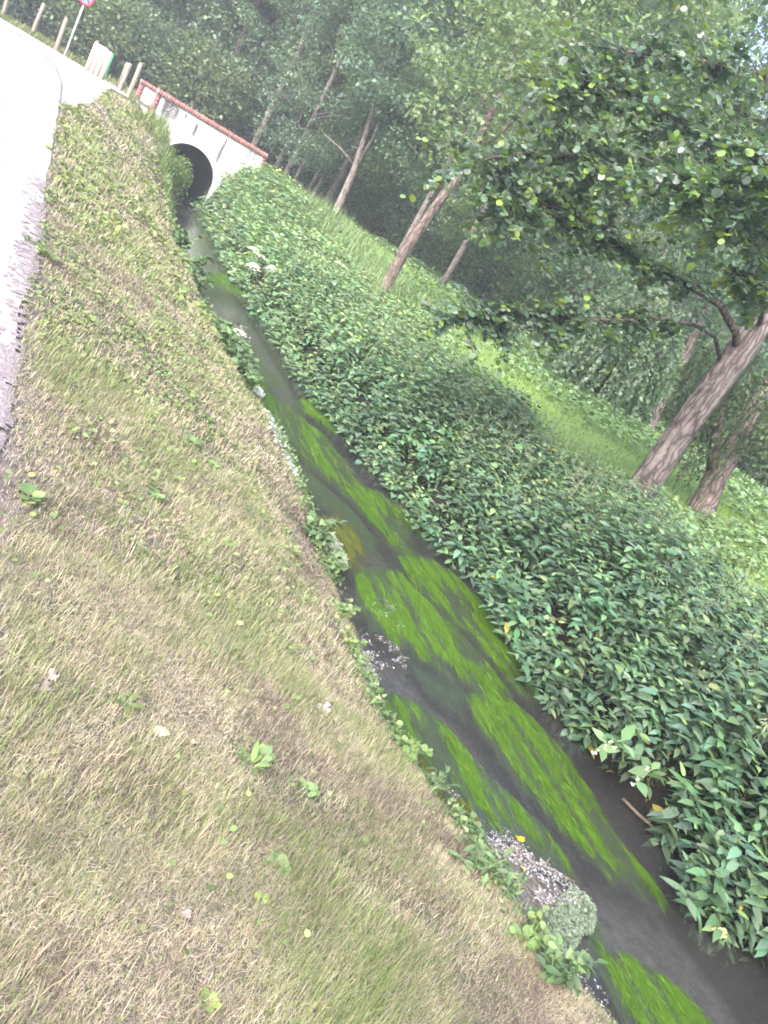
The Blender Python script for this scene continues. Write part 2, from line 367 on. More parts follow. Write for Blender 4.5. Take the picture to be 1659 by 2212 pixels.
def sheet(name, svals, tvals, lift, mat, kind='structure', zf=None):
    """a sheet laid over the ground; svals(t) gives the two sides"""
    ns = 24; V = []
    for t in tvals:
        a, b = svals(t); s = np.linspace(a, b, ns)
        z = zground(s, np.full(ns, t)) if zf is None else np.full(ns, zf(t))
        V.append(np.concatenate([xy(s, np.full(ns, t)), (z+lift)[:, None]], -1))
    i = np.arange(len(tvals)-1)[:, None]*ns + np.arange(ns-1)[None]
    q = np.stack([i, i+1, i+1+ns, i+ns], -1).reshape(-1, 4)
    return mesh_np(name, np.concatenate(V), [q], [mat], smooth=True)
tv = np.concatenate([np.arange(-6, 12, .08), np.arange(12, 34, .3)])
edge = lambda t: float(sE(t) + .0 + .06*(fbm(0, t, .5, 30)-.5) - (.05*float(sstep(7, 3.5, t))*float(vnoise(5, t, .35, 33))))
tag(link('road', sheet('road', lambda t: (edge(t)-5.2-.02*max(0, t-20)**2, edge(t)), tv, .012, M_ASPHALT)), None, None, None, 'structure')
vs_, vt_ = np.meshgrid(np.arange(-.42, .06, .015), np.arange(3.2, 9, .02)); es = np.array([edge(x) for x in vt_[:, 0]])[:, None]; SS = es + vs_
kv = vnoise(SS, vt_, .035, 37)*.75 + vnoise(SS, vt_*.4, .2, 38)*.35 > .40 - 2.6*np.minimum(vs_, 0)
vv = np.concatenate([xy(SS, vt_), (zground(SS, vt_) + .0135 + .004*vnoise(SS, vt_, .05, 39))[..., None]], -1).reshape(-1, 3); nv = vs_.shape[1]
iv = np.arange(vs_.shape[0]-1)[:, None]*nv + np.arange(nv-1)[None]; qv = np.stack([iv, iv+1, iv+1+nv, iv+nv], -1)[kv[:-1, :-1]]
tag(link('road_verge', mesh_np('road_verge', vv, [qv], [noisy('verge dirt', [(.3, (.17, .14, .145)), (.5, (.23, .195, .20)), (.72, (.29, .25, .255))], 25, .95, .6)], smooth=True)), None, None, None, 'structure')
tag(link('gravel_lane', sheet('gravel_lane', lambda t: (edge(t)+.02, float(np.interp(t, [15.3, 17.3, 20, 23, 26, 26.15, 27.2, 30, 31.6], [-.1, .24, .5, .75, .98, 1.0, 1.9, 2.0, 1.5])) + .15*float(vnoise(3, t, .6, 31))), np.arange(15.4, 31.5, .15), .016, M_GRAVEL)), None, None, None, 'structure')
tag(link('footpath', sheet('footpath', lambda t: (1.75+.2*float(vnoise(1, t, .3, 35)), WALL_S0-.02), np.arange(24.7, 26.9, .1), .02, M_GRAVEL)), None, None, None, 'structure')
# water surface, running on into the culvert
wv = np.concatenate([np.arange(-4, 14, .2), np.arange(14, 32, .4)])
tag(link('stream_water', sheet('stream_water', lambda t: (float(sL(t))-.3, float(sR(t))+.3) if t < TW-.3 else (2.9, 4.55), wv, 0, M_WATER, zf=lambda t: 0.0)), None, None, None, 'structure')

# ------------------------------------------------------------------ culvert bridge
ORG = np.array([*xy(np.array(WALL_S0), np.array(TW)), 0.0])
ang = math.atan2(DS[1], DS[0])
br = empty('culvert_bridge', ORG, 'whitewashed culvert bridge with red brick coping and dark round arch over the stream', 'bridge', rz=ang)
WL = WALL_S1-WALL_S0; AC = 3.72-WALL_S0; AR = .87; AZ = .65; TH = .3
def headwall():
    a = Acc(); n = 28
    arc = [(AC+AR, -.4)] + [(AC+AR*math.cos(k*math.pi/n), AZ+AR*math.sin(k*math.pi/n)) for k in range(n+1)] + [(AC-AR, -.4)]
    outer = []
    top = WALL_TOP-.137
    for x, z in arc:
        if z <= -.4+1e-6: outer.append((WL if x > AC else 0, -.4)); continue
        dx, dz = x-AC, z-AZ
        k = 1e9
        if dx > 1e-6: k = min(k, (WL-AC)/dx)
        if dx < -1e-6: k = min(k, -AC/dx)
        if dz > 1e-6: k = min(k, (top-AZ)/dz)
        outer.append((AC+dx*k, AZ+dz*k))
    for cx, s in ((WL, 1), (0, -1)):            # put the corners on the outline
        j = min(range(len(outer)), key=lambda i: abs(outer[i][0]-cx)+abs(outer[i][1]-top)); outer[j] = (cx, top)
    m = len(arc)
    for y in (0, TH):
        v = [[x, y, z] for x, z in arc] + [[x, y, z] for x, z in outer]
        q = [[i, i+1, m+i+1, m+i] for i in range(m-1)]
        if y == 0: q = [f[::-1] for f in q]
        a.add(v, np.array(q))
    v = [[x, 0, z] for x, z in arc] + [[x, TH, z] for x, z in arc]; a.add(v, np.array([[i, m+i, m+i+1, i+1] for i in range(m-1)]))
    v = [[x, 0, z] for x, z in outer] + [[x, TH, z] for x, z in outer]; a.add(v, np.array([[i, i+1, m+i+1, m+i] for i in range(m-1)]))
    return a.mesh('headwall', [M_WALL])
link('headwall', headwall(), br)
def bricks_row(x0, x1, y0, y1, z0, z1, n):
    a = Acc(); w = (x1-x0)/n
    for k in range(n):
        j = rng.random()
        box(a, (x0+k*w+.006, y0-.004*rng.random(), z0), (x0+(k+1)*w-.006, y1+.004*rng.random(), z1+.006*rng.random()), np.array([1, 1, 1])*(.8+.45*j))
    box(a, (x0+.004, y0+.008, z0+.001), (x1-.004, y1-.008, z1-.008), (1.5, 2.6, 2.8))      # mortar
    return a
link('coping', bricks_row(-.03, WL+.03, -.05, TH+.05, WALL_TOP-.135, WALL_TOP, 46).mesh('coping', [M_BRICK]), br)
def quoin(x0, x1, z0, z1, n):
    a = Acc(); h = (z1-z0)/n
    for k in range(n): box(a, (x0, -.022-.004*rng.random(), z0+k*h+.005), (x1, TH+.01, z0+(k+1)*h-.005), np.array([1, 1, 1])*(.85+.35*rng.random()))
    box(a, (x0+.004, -.016, z0), (x1-.004, TH+.004, z1), (1.5, 2.6, 2.8))
    return a.mesh('brick_edge', [M_BRICK])
link('brick_edge', quoin(-.02, .115, .9, WALL_TOP-.137, 14), br)
link('brick_edge', quoin(WL-.075, WL+.02, .7, WALL_TOP-.137, 15), br)
a = Acc(); n = 20                                # bore of the culvert, with an end cap added to keep daylight out
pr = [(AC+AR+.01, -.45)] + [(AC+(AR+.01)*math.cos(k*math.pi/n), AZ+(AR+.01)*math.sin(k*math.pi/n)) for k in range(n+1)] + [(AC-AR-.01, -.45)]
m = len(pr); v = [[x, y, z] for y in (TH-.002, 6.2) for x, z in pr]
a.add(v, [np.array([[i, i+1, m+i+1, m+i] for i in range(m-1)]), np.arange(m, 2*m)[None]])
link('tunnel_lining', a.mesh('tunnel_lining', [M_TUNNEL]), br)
# parapet on the other side of the lane
pp = empty('parapet_wall', ORG + np.array([*(DT*6.0 + DS*-.1), 0]), 'small white parapet end with red brick edge showing behind the left end of the culvert wall', 'wall', rz=ang)
a = Acc(); box(a, (.15, 0, 1.2), (2.6, TH, WALL_TOP-.137)); link('wall_face', a.mesh('wall_face', [M_LIME]), pp)
link('coping', bricks_row(-.03, 2.6, -.05, TH+.05, WALL_TOP-.135, WALL_TOP, 36).mesh('coping', [M_BRICK]), pp)
link('brick_edge', quoin(-.02, .15, 1.2, WALL_TOP-.137, 10), pp)

# ------------------------------------------------------------------ posts, sign and board by the lane
def ground_at(px, py, d):
    p = atd(px, py, d); s, t = to_st(p); return np.array([p[0], p[1], float(zground(s, t))])
def hitg(px, py, zoff=0.0):
    d = ray(px, py); k = np.arange(1.0, 60, .02); P = np.array([0, 0, CAMZ]) + d[None]*k[:, None]
    s_, t_ = to_st(P[:, :2]); i = int(np.argmax(P[:, 2] < zground(s_, t_)+zoff)); return np.array([P[i, 0], P[i, 1], P[i, 2]-zoff]), float(s_[i]), float(t_[i])
def post_mesh(h, r, bevel=.03):
    a = Acc(); tube(a, [(0, 0, -.35), (0, 0, 0), (0, 0, h*.5), (.004, 0, h-bevel), (.004, 0, h)], [r, r, r*.98, r*.97, r*.72], 9, (1, 1, 1), .06); return a.mesh('wooden_post', [M_WOOD])
pm = post_mesh(1.02, .075)
POSTS = [(276, 210, 27.0, 1.0, 'grey wooden post beside the left end of the culvert wall'), (261, 186, 29.5, .86, 'grey wooden post between the plank box and the post by the culvert wall'),
         (257, 182, 30.6, .84, 'thin dark post close behind the grey post near the plank box'),
         (118, 114, 31.5, 1.03, 'pale wooden post standing just left of the sign pole'), (67, 78, 33.0, 1.04, 'pale wooden post in the middle of the row along the far road edge'),
         (4, 40, 34.0, 1.12, 'pale wooden post cut by the left picture edge, at the end of the row')]
for i, (px, py, d, h, lab) in enumerate(POSTS):
    o = link('wooden_post', pm, None, ground_at(px, py, d)); o.scale = (.62 if i == 2 else .9, .62 if i == 2 else .9, h); o.rotation_euler = (R(2*rng.normal()), R(2*rng.normal()), rng.random()*6)
    tag(o, lab, 'post', 'wooden posts along the road')
b = ground_at(138, 123, 31.0); top = atd(187, -7, 31.0)[2]
sg = empty('road_sign', b, 'round red and blue sign on a thin grey pole at the far road bend', 'sign', rz=R(20))
a = Acc(); tube(a, [(0, 0, -.3), (0, 0, top-b[2]+.28)], .03, 10); link('pole', a.mesh('pole', [M_METAL]), sg)
def disc(name, r0, r1, y0, y1, mat, hz, n=40):
    a = Acc(); an = np.arange(n)/n*2*math.pi; cs, sn = np.cos(an), np.sin(an); v = []
    for r, y in ((r0, y0), (r1, y0), (r1, y1), (r0, y1)): v += [[r*c_, y, hz+r*s_] for c_, s_ in zip(cs, sn)]
    q = []
    for k in range(4 if r0 > 0 else 2):
        for i in range(n): q.append([k*n+i, k*n+(i+1) % n, ((k+1) % 4)*n+(i+1) % n, ((k+1) % 4)*n+i])
    if r0 == 0:
        v = [[r1*c_, y0, hz+r1*s_] for c_, s_ in zip(cs, sn)] + [[r1*c_, y1, hz+r1*s_] for c_, s_ in zip(cs, sn)]
        q = [[i, (i+1) % n, n+(i+1) % n, n+i] for i in range(n)]; a.add(v, [np.array(q), np.arange(n)[None], np.arange(n, 2*n)[None, ::-1]])
    else: a.add(v, np.array(q))
    return a.mesh(name, [mat])
M_RED = plain('sign red', (.55, .03, .045)); M_BLUE = plain('sign blue', (.05, .13, .5)); hz = top-b[2]
link('sign_face', disc('sign_face', 0, .25, -.05, -.04, M_BLUE, hz), sg)
rg = link('red_ring', disc('red_ring', .19, .255, -.062, -.037, M_RED, hz), sg)
for s_, yy in ((1, -.060), (-1, -.0575)):
    a = Acc(); box(a, (-.19, yy, -.025), (.19, -.052, .025), M=lambda v: np.stack([(v[:, 0]-s_*v[:, 2])*.7071, v[:, 1], hz+(s_*v[:, 0]+v[:, 2])*.7071], -1))
    link('red_bar', a.mesh('red_bar', [M_RED]), sg)
a = Acc(); box(a, (-.05, -.036, hz-.10), (.05, .035, hz+.06)); link('bracket', a.mesh('bracket', [M_METAL]), sg)

b = ground_at(203, 158, 30.0)
bx = empty('plank_box', b, 'box clad in four pale upright planks with a green corner strip beside the gravel lane', 'box', rz=R(24))
for k in range(4):
    a = Acc(); box(a, (-.29+k*.147, -.02, -.1), (-.155+k*.147, .01, .90-.03*(k == 3)-.012*rng.random()), np.array([1.9, 1.85, 1.8])*(.9+.2*rng.random())); link('plank', a.mesh('plank', [M_WOOD]), bx)
a = Acc(); box(a, (.303, -.024, .0), (.328, .10, .87)); link('green_strip', a.mesh('green_strip', [plain('green plastic', (.02, .33, .16))]), bx)
a = Acc(); box(a, (-.29, .014, -.1), (.30, .16, .84), (.7, .68, .65)); link('box_body', a.mesh('box_body', [M_WOOD]), bx)

# ------------------------------------------------------------------ mown grass of the near bank
def scatter(n_per_m2, s0, s1, t0, t1, keepf=None):
    m = rng.poisson(n_per_m2*(s1-s0)*(t1-t0)); s = rng.uniform(s0, s1, m); t = rng.uniform(t0, t1, m)
    if keepf is not None: k = keepf(s, t); s, t = s[k], t[k]
    return s, t
def pos3(s, t, dz=0.0): return np.concatenate([xy(s, t), (zground(s, t)+dz)[:, None]], -1)
lane = lambda s, t: (t > 15.4) & (s < np.interp(t, [15.3, 17.3, 20, 23, 26], [-.1, .24, .5, .75, .98])+.05)
onbank = lambda s, t: (s > edge_np(t)+.0) & (s < sL(t)+.03) & ~lane(s, t)
def edge_np(t): return sE(t) + .0 + .06*(fbm(np.zeros_like(t), t, .5, 30)-.5)
gA, sA = Acc(), Acc()
G_COLS = [(.19, .225, .08), (.235, .265, .11), (.29, .305, .16), (.145, .18, .075)]
S_COLS = [(.45, .385, .26), (.41, .34, .26), (.51, .45, .33), (.40, .33, .265), (.34, .285, .235)]
for t0, t1, dens, wide in [(.7, 1.6, 34000, .42), (1.6, 3, 24000, .55), (3, 5, 11000, .95), (5, 8.5, 3800, 1.9), (8.5, 14, 1200, 3.6), (14, 26, 520, 6)]:
    s, t = scatter(dens, -.7, 3.1, t0, t1, onbank)
    pt = fbm(s, t, .9, 20) + .16*sstep(1.5, .8, s)*sstep(2.6, 1.2, t) + .07*sstep(1.2, .5, s) - .07*sstep(1.6, 2.2, s); pt2 = vnoise(s, t, .22, 23); fine = vnoise(s, t, .09, 24)
    k = (rng.random(len(s)) < .25+.75*sstep(.03, .22, s-edge_np(t))) & (rng.random(len(s)) < .30 + .70*sstep(.30, .55, pt*.5+pt2*.3+fine*.2)); s, t, pt, pt2 = s[k], t[k], pt[k], pt2[k]
    m = len(s); pt = ((pt-.5)*1.7+.5).clip(0, 1); gr = (pt*.6+pt2*.4 + .33*rng.normal(size=m)) > .49
    moss = sstep(.5, .68, fbm(s, t, .6, 29))[:, None]; col = np.where(gr[:, None], palette(m, G_COLS)*(1 - moss*np.array([.32, .22, .42])), palette(m, S_COLS)*(1-.35*sstep(.5, .65, fbm(s, t, .35, 27)))[:, None])
    Ln = rng.uniform(.018, .055, m)*(.6+1.0*pt)*(1+.1*wide); tall = rng.random(m) < .03; Ln[tall] *= 1.8
    toward = sstep(.15, .02, sL(t)-s)
    lean = np.abs(rng.normal(.55, .45, m)).clip(0, 1.45); az = rng.uniform(0, 2*math.pi, m)
    comb = rng.random(m) < .45; az[comb] = math.atan2(DS[1], DS[0]) + .6*rng.normal(size=comb.sum()) + 1.0
    blades(gA, pos3(s, t, -.004), Ln, rng.uniform(.0022, .0042, m)*wide, lean, az, col, .9)
    # clippings that lie dry on the ground
    s, t = scatter(dens*1.0, -.7, 3.1, t0, t1, onbank)
    k = rng.random(len(s)) < .25 + .75*sstep(.30, .58, fbm(s, t, .45, 26)); s, t = s[k], t[k]; m = len(s)
    az = rng.uniform(0, 2*math.pi, m)
    col = palette(m, S_COLS + [(.22, .20, .10), (.16, .12, .095)], jit=.22)
    old = sstep(.42, .62, fbm(s, t, .42, 27)*.75 + vnoise(s, t, .13, 28)*.25 + .07*sstep(1.5, 2.2, s))[:, None]; col = col*(1-old) + old*col*np.array([.50, .45, .47])
    blades(sA, pos3(s, t, .004)+np.stack([0*s, 0*s, .018*rng.random(m)], -1), rng.uniform(.008, .036, m)*(.8+.25*wide), rng.uniform(.0014, .0034, m)*wide*1.1, rng.uniform(.95, 1.6, m), az, col, .25)
# low broad leaves of clover and ground ivy among the grass
s, t = scatter(900, -.3, 3.1, .4, 9, onbank); w = fbm(s, t, .55, 40); k = (w > .53) & (rng.random(len(s)) < np.interp(t, [.8, 2.5, 5, 9], [.03, .12, .7, .6])); s, t = s[k], t[k]; m = len(s)
leaves(gA, pos3(s, t, .022)+np.stack([0*s, 0*s, .02*rng.random(m)], -1), rdir(m, .1)*np.array([1, 1, .3]), rdir(m, 2.0), rng.uniform(.010, .026, m)*(1+.09*t), palette(m, [(.15, .21, .07), (.20, .25, .10), (.11, .16, .06), (.25, .28, .12)]), T_RND)
s, t = scatter(140, -.3, 3.1, 9, 26, onbank); k = fbm(s, t, .8, 40) > .5; s, t = s[k], t[k]; m = len(s)
leaves(gA, pos3(s, t, .03), rdir(m, .1)*np.array([1, 1, .3]), rdir(m, 2.0), rng.uniform(.05, .1, m), palette(m, [(.17, .22, .07), (.22, .26, .10)]), T_RND)
# grass of the far verge, round the lane and the posts
s, t = scatter(90, -8, 9, 22, 42, lambda s, t: ((s > sE(t)+.2) | (t > 32.2)) & ((t > TW+.3) | (s < 2.3)) & ~((t > 21.7) & (t < 31.4) & (s < 1.6)) & ~((s > 1.7) & (s < 2.2) & (t > 24.6) & (t < 27)) & ~((s > 1.9) & (t > 26.3) & (t < 31.9)))
m = len(s); blades(gA, pos3(s, t), rng.uniform(.1, .28, m), rng.uniform(.02, .035, m), np.abs(rng.normal(.3, .3, m)), rng.uniform(0, 6.28, m), palette(m, [(.12, .17, .05), (.17, .21, .07), (.09, .13, .04), (.26, .24, .12)]), .8)
tag(link('mown_grass', gA.mesh('mown_grass', [M_GRASS])), 'short patchy yellow green grass on the mown bank', 'grass', None, 'stuff')
tag(link('dry_clippings', sA.mesh('dry_clippings', [M_STRAW])), 'straw coloured dry clippings strewn over the mown bank', 'clippings', None, 'stuff')

# ------------------------------------------------------------------ meadow beyond the nettles
mA = Acc()
for t0, t1, s0, s1, dens, wd in [(-4, 9, 6.6, 12, 420, .008), (4, 16, 6, 16, 300, .013), (14, 30, 6, 22, 110, .024), (26, 52, 6, 50, 26, .05), (0, 26, 16, 46, 26, .05)]:
    s, t = scatter(dens, s0, s1, t0, t1, lambda s, t: (s > sR(t)+2.3) & (np.hypot(*xy(s, t).T) < 47) & ((t < TW-.2) | (s > 6.5)))
    pt = fbm(s, t, 2.2, 50); m = len(s)
    col = np.where((pt > .55)[:, None], palette(m, [(.22, .32, .08), (.27, .36, .10)]), palette(m, [(.15, .25, .08), (.18, .28, .09), (.24, .30, .11)]))
    blades(mA, pos3(s, t), rng.uniform(.04, .14, m)*(.6+.7*pt), rng.uniform(.6, 1.2, m)*wd, np.abs(rng.normal(.55, .4, m)), rng.uniform(0, 6.28, m), col, 1.0)
tag(link('meadow_grass', mA.mesh('meadow_grass', [M_GRASS])), 'bright green tall meadow grass behind the nettle bank', 'grass', None, 'stuff')
cA = Acc()
for t0, t1, s0, s1, dens, sz in [(-5, 8, 6.6, 13, 240, .06), (6, 17, 6.4, 16, 130, .08), (15, 30, 6.4, 20, 90, .09), (-6, 14, 12, 26, 50, .12)]:
    s, t = scatter(dens, s0, s1, t0, t1, lambda s, t: (s > sR(t)+2.5) & (fbm(s, t, 1.6, 55) > .44) & ((t < TW-.2) | (s > 6.5))); m = len(s)
    leaves(cA, pos3(s, t, .12)+np.stack([0*s, 0*s, .13*rng.random(m)-.06], -1), rdir(m, .0)*np.array([1, 1, .3]), rdir(m, 1.7), rng.uniform(.7, 1.4, m)*sz, palette(m, [(.17, .26, .13), (.22, .31, .15), (.14, .22, .10)]), T_RND)
tag(link('meadow_herbs', cA.mesh('meadow_herbs', [M_NETTLE])), 'pale broad herb leaves growing low through the meadow by the trees', 'ground cover', None, 'stuff')

# ------------------------------------------------------------------ nettles
N_COLS = [(.088, .158, .102), (.104, .178, .112), (.076, .136, .09), (.13, .205, .11), (.114, .19, .125)]
def nettle_mass(acc, base, H, lean_dir, lean_amt, T_, levels, leafsize, u0=.22, far_tone=np.ones(3)):
    """opposite leaf pairs, vectorised over plants"""
    m = len(base); a0 = rng.uniform(0, 6.28, m); leafsize = leafsize*rng.uniform(.72, 1.3, m); tone = rng.uniform(.78, 1.28, (m, 1))*(1 + .07*rng.normal(size=(m, 3)))
    top = base + np.stack([lean_dir[:, 0]*lean_amt, lean_dir[:, 1]*lean_amt, H], -1)
    for k in range(levels):
        u = u0 + (1-u0)*((k+.6*rng.random(m))/levels); u = u.clip(0, 1)
        P = base + (top-base)*u[:, None]; P[:, :2] += (lean_dir*(lean_amt*.35*u*u)[:, None])
        sz = leafsize*np.interp(u, [0, .45, .8, .95, 1], [.6, 1, .95, .6, .4])*rng.uniform(.8, 1.2, m)
        for sd in (0, math.pi):
            a = a0 + k*math.pi/2 + sd + .25*rng.normal(size=m)
            dz = np.interp(u, [0, .5, .85, 1], [-.45, -.25, .05, .6]) + .2*rng.normal(size=m)
            D = norm(np.stack([np.cos(a), np.sin(a), dz], -1)); Nn = norm(np.stack([-.5*np.cos(a)*0, 0*a, 1+0*a], -1) + .25*rng.normal(size=(m, 3)))
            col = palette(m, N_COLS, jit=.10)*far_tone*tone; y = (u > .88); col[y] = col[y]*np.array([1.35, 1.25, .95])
            yel = rng.random(m) < .004; col[yel] = (.30, .26, .06)
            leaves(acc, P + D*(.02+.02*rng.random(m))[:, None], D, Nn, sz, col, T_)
    # stems
    sd = np.stack([np.cos(a0), np.sin(a0), 0*a0], -1)*.003
    v = np.stack([base-sd, base+sd, top+sd*.4, top-sd*.4], 1).reshape(-1, 3); b_ = np.arange(m)[:, None]*4
    acc.add(v, b_+np.array([[0, 1, 2, 3]]), np.tile((.10, .13, .06), (len(v), 1)))
nA = Acc()
depth = lambda t: np.interp(t, [-3, 2, 6, 10, 16, 22, 26], [2.5, 2.35, 2.3, 2.2, 2.4, 2.2, 1.8])
for t0, t1, dens, T_, lev, ls in [(-1.0, 2.2, 92, T_SER, 11, .105), (2.2, 6.0, 96, T_SER, 11, .102), (6, 10, 84, T_NET, 10, .105), (10, 16, 60, T_NET, 6, .12), (16, 25.6, 36, T_DIA, 5, .17)]:
    s, t = scatter(dens, 3.9, 7.4, t0, t1, lambda s, t: (s > sR(t)-.20+.16*sstep(2.2, 1.6, t)) & (s < sR(t)+depth(t)+.5*(vnoise(s*0, t, .9, 61)-.5)))
    v = s-sR(t)
    recess = -.25 + .26*sstep(2.4, 2.8, t)*sstep(3.5, 3.2, t) + .10*sstep(4.9, 5.2, t)*sstep(6.1, 5.8, t)
    k = (rng.random(len(s)) < .35 + .65*sstep(.25, .45, fbm(s, t, .7, 62))) & (v > recess); s, t, v = s[k], t[k], v[k]; m = len(s)
    H = rng.uniform(.55, .85, m)*(.45+1.1*fbm(s, t, 1.0, 60))*np.interp(v, [.0, .5, 1.2, 1.8, 2.4], [.75, 1, 1, .8, .6])*np.interp(t, [3, 5, 9, 16], [1.12, 1, .86, .8])
    base = pos3(s, t, -.02); base[:, 2] = base[:, 2].clip(-.12, None); ld = norm(np.tile(-DS, (m, 1)) + .4*rng.normal(size=(m, 2)))*np.minimum(1, np.abs(rng.normal(.8, .3, m)))[:, None]; la = np.interp(v, [-.05, .5, 1.1], [.36, .2, .05])*rng.uniform(.4, 1.2, m)*np.interp(t, [7, 12], [1, .45])
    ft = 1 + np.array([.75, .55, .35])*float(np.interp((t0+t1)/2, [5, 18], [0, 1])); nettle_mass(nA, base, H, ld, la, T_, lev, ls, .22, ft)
    fr = v < .45; nettle_mass(nA, base[fr], H[fr]*.7, ld[fr], la[fr]*1.25, T_, lev, ls*.9, .02, ft)
# ferny undergrowth and hanging leaves on the steep face above the water
s, t = scatter(420, 3.9, 5.4, -1, 24, lambda s, t: (s > sR(t)-.02) & (s < sR(t)+.42) & (fbm(s, t, .4, 64) > .47) & (rng.random(len(s)) < np.clip(6/np.maximum(t, 1), .25, 1))); m = len(s)
leaves(nA, pos3(s, t, .03)+np.stack([-.05*DS[0]*np.ones(m), -.05*DS[1]*np.ones(m), .12*rng.random(m)], -1), rdir(m, -.2)+np.array([-.5*DS[0], -.5*DS[1], -.2]), rdir(m, 1.2), rng.uniform(.03, .075, m)*(1+.05*t), palette(m, [(.06, .10, .045), (.09, .14, .05), (.05, .075, .03), (.14, .14, .06)]), T_NET)
s, t = scatter(16, 4.2, 6.6, .8, 11, lambda s, t: (s > sR(t)+.25) & (s < sR(t)+1.7)); B = pos3(s, t, .45)
for P in B:
    for q in range(14):
        aa = rng.random()*6.28; z_ = rng.uniform(.0, .30); P0 = P+np.array([0, 0, z_]); P1 = P0+np.array([math.cos(aa), math.sin(aa), -.7])*rng.uniform(.02, .05)
        tube(nA, [P0, P1], [.003, .002], 3, np.array([.24, .28, .18])*(.8+.4*rng.random()), cap=False)
s, t = scatter(26, 4.2, 7, .8, 16, lambda s, t: (s > sR(t)+.1) & (s < sR(t)+2.2)); m = len(s)
blades(nA, pos3(s, t), rng.uniform(.6, 1.0, m), rng.uniform(.005, .010, m), np.abs(rng.normal(.15, .15, m)), rng.uniform(0, 6.28, m), palette(m, [(.18, .24, .10), (.24, .26, .14)]), .8)
tag(link('nettle_bed', nA.mesh('nettle_bed', [M_NETTLE])), 'dense dark green stinging nettles covering the far bank of the stream', 'nettles', None, 'stuff')
# dead stalks and roots under the nettles
dA = Acc(); s, t = scatter(60, 3.9, 5.3, 0, 12, lambda s, t: (s > sR(t)-.06) & (s < sR(t)+.35)); m = len(s)
blades(dA, pos3(s, t), rng.uniform(.12, .4, m), rng.uniform(.003, .006, m), rng.uniform(.6, 1.9, m), math.atan2(-DS[1], -DS[0])+.8*rng.normal(size=m), palette(m, [(.16, .13, .10), (.10, .08, .06), (.24, .20, .15)]), .6)
tag(link('dead_stalks', dA.mesh('dead_stalks', [M_STRAW])), 'thin dead stalks hanging over the water under the nettles', 'stalks', None, 'stuff')
# grassy tall weeds at the far end, up to the culvert wall
wA = Acc(); s, t = scatter(110, 3.9, 9.5, 15, 25.9, lambda s, t: (s > sR(t)+.05) & (s < sR(t)+3.8)); m = len(s)
blades(wA, pos3(s, t), rng.uniform(.25, .7, m), rng.uniform(.012, .024, m), np.abs(rng.normal(.4, .3, m)), rng.uniform(0, 6.28, m), palette(m, [(.16, .24, .11), (.20, .28, .12), (.13, .21, .09), (.25, .29, .14)]), .8)
s, t = scatter(150, 1.8, 3.1, 17.5, 25.8, lambda s, t: (s < sL(t)+.05) & (s > sL(t)-.12-.085*(t-17.5))); m = len(s)
blades(wA, pos3(s, t), rng.uniform(.2, .5, m), rng.uniform(.010, .02, m), np.abs(rng.normal(.3, .25, m)), rng.uniform(0, 6.28, m), palette(m, [(.13, .19, .06), (.18, .24, .08), (.10, .16, .05)]), .9)
tag(link('tall_grass', wA.mesh('tall_grass', [M_GRASS])), 'tall uncut grass on both banks in front of the culvert wall', 'grass', None, 'stuff')

# ------------------------------------------------------------------ single plants
def nettle_plant(seed_h, flower):
    a = Acc(); m = 1; base = np.zeros((1, 3)); ld = rng.normal(size=(1, 2))*.5
    tube(a, [(0, 0, -.05), (ld[0, 0]*.03, ld[0, 1]*.03, seed_h*.5), (ld[0, 0]*.08, ld[0, 1]*.08, seed_h)], [.005, .004, .002], 6, (.11, .15, .06))
    nettle_mass(a, base, np.array([seed_h]), ld, np.array([.08]), T_SER, 11, .095)
    leafm = a
    f = Acc()
    if flower:
        for k in range(60):
            u = .6+.4*rng.random(); aa = rng.random()*6.28; P = np.array([ld[0, 0]*.08*u, ld[0, 1]*.08*u, seed_h*u])
            tip = P + np.array([math.cos(aa), math.sin(aa), -.6])*rng.uniform(.03, .06)
            tube(f, [P, (P+tip)/2+np.array([0, 0, .012]), tip], [.003, .003, .002], 4, np.array([.27, .31, .20])*(.8+.4*rng.random()))
    return leafm.mesh('nettle_leaves', [M_NETTLE]), (f.mesh('nettle_flowers', [M_STEM]) if flower else None)
NV = [nettle_plant(h, fl) for h, fl in [(.95, True), (.8, True), (.72, False), (.9, True)]]
TALL = [(1585, 1790, 0, 1.25, 'tall seeding nettle rising at the right picture edge above the dark bank'), (1510, 1720, 1, 1.2, 'seeding nettle with drooping flower strings left of the tallest one'),
        (1430, 1640, 2, .95, 'leafy nettle shoot standing forward of the stand over the bare bank'), (1600, 1900, 3, .72, 'flowering nettle low at the right picture edge over the water'),
        (1610, 1985, 1, .70, 'nettle with pale flower strings nearest to the camera at lower right'), (1650, 1830, 0, 1.2, 'flowering nettle half cut by the right picture edge'),
        (1640, 2060, 2, .55, 'short leafy nettle at the water edge in the lower right corner'), (1555, 1850, 2, .8, 'leafy nettle without flowers between the two seeding ones at lower right')]
for px, py, k, sc, lab in TALL:
    q, s_, t_ = hitg(px, py)
    o = empty('nettle_plant', q-np.array([0, 0, .02]), lab, 'nettle', 'single tall nettles', sc=sc)
    o.rotation_euler = (rng.normal()*.08, rng.normal()*.08, rng.random()*6)
    link('leaf_stalk', NV[k][0], o)
    if NV[k][1]: link('flower_strings', NV[k][1], o)
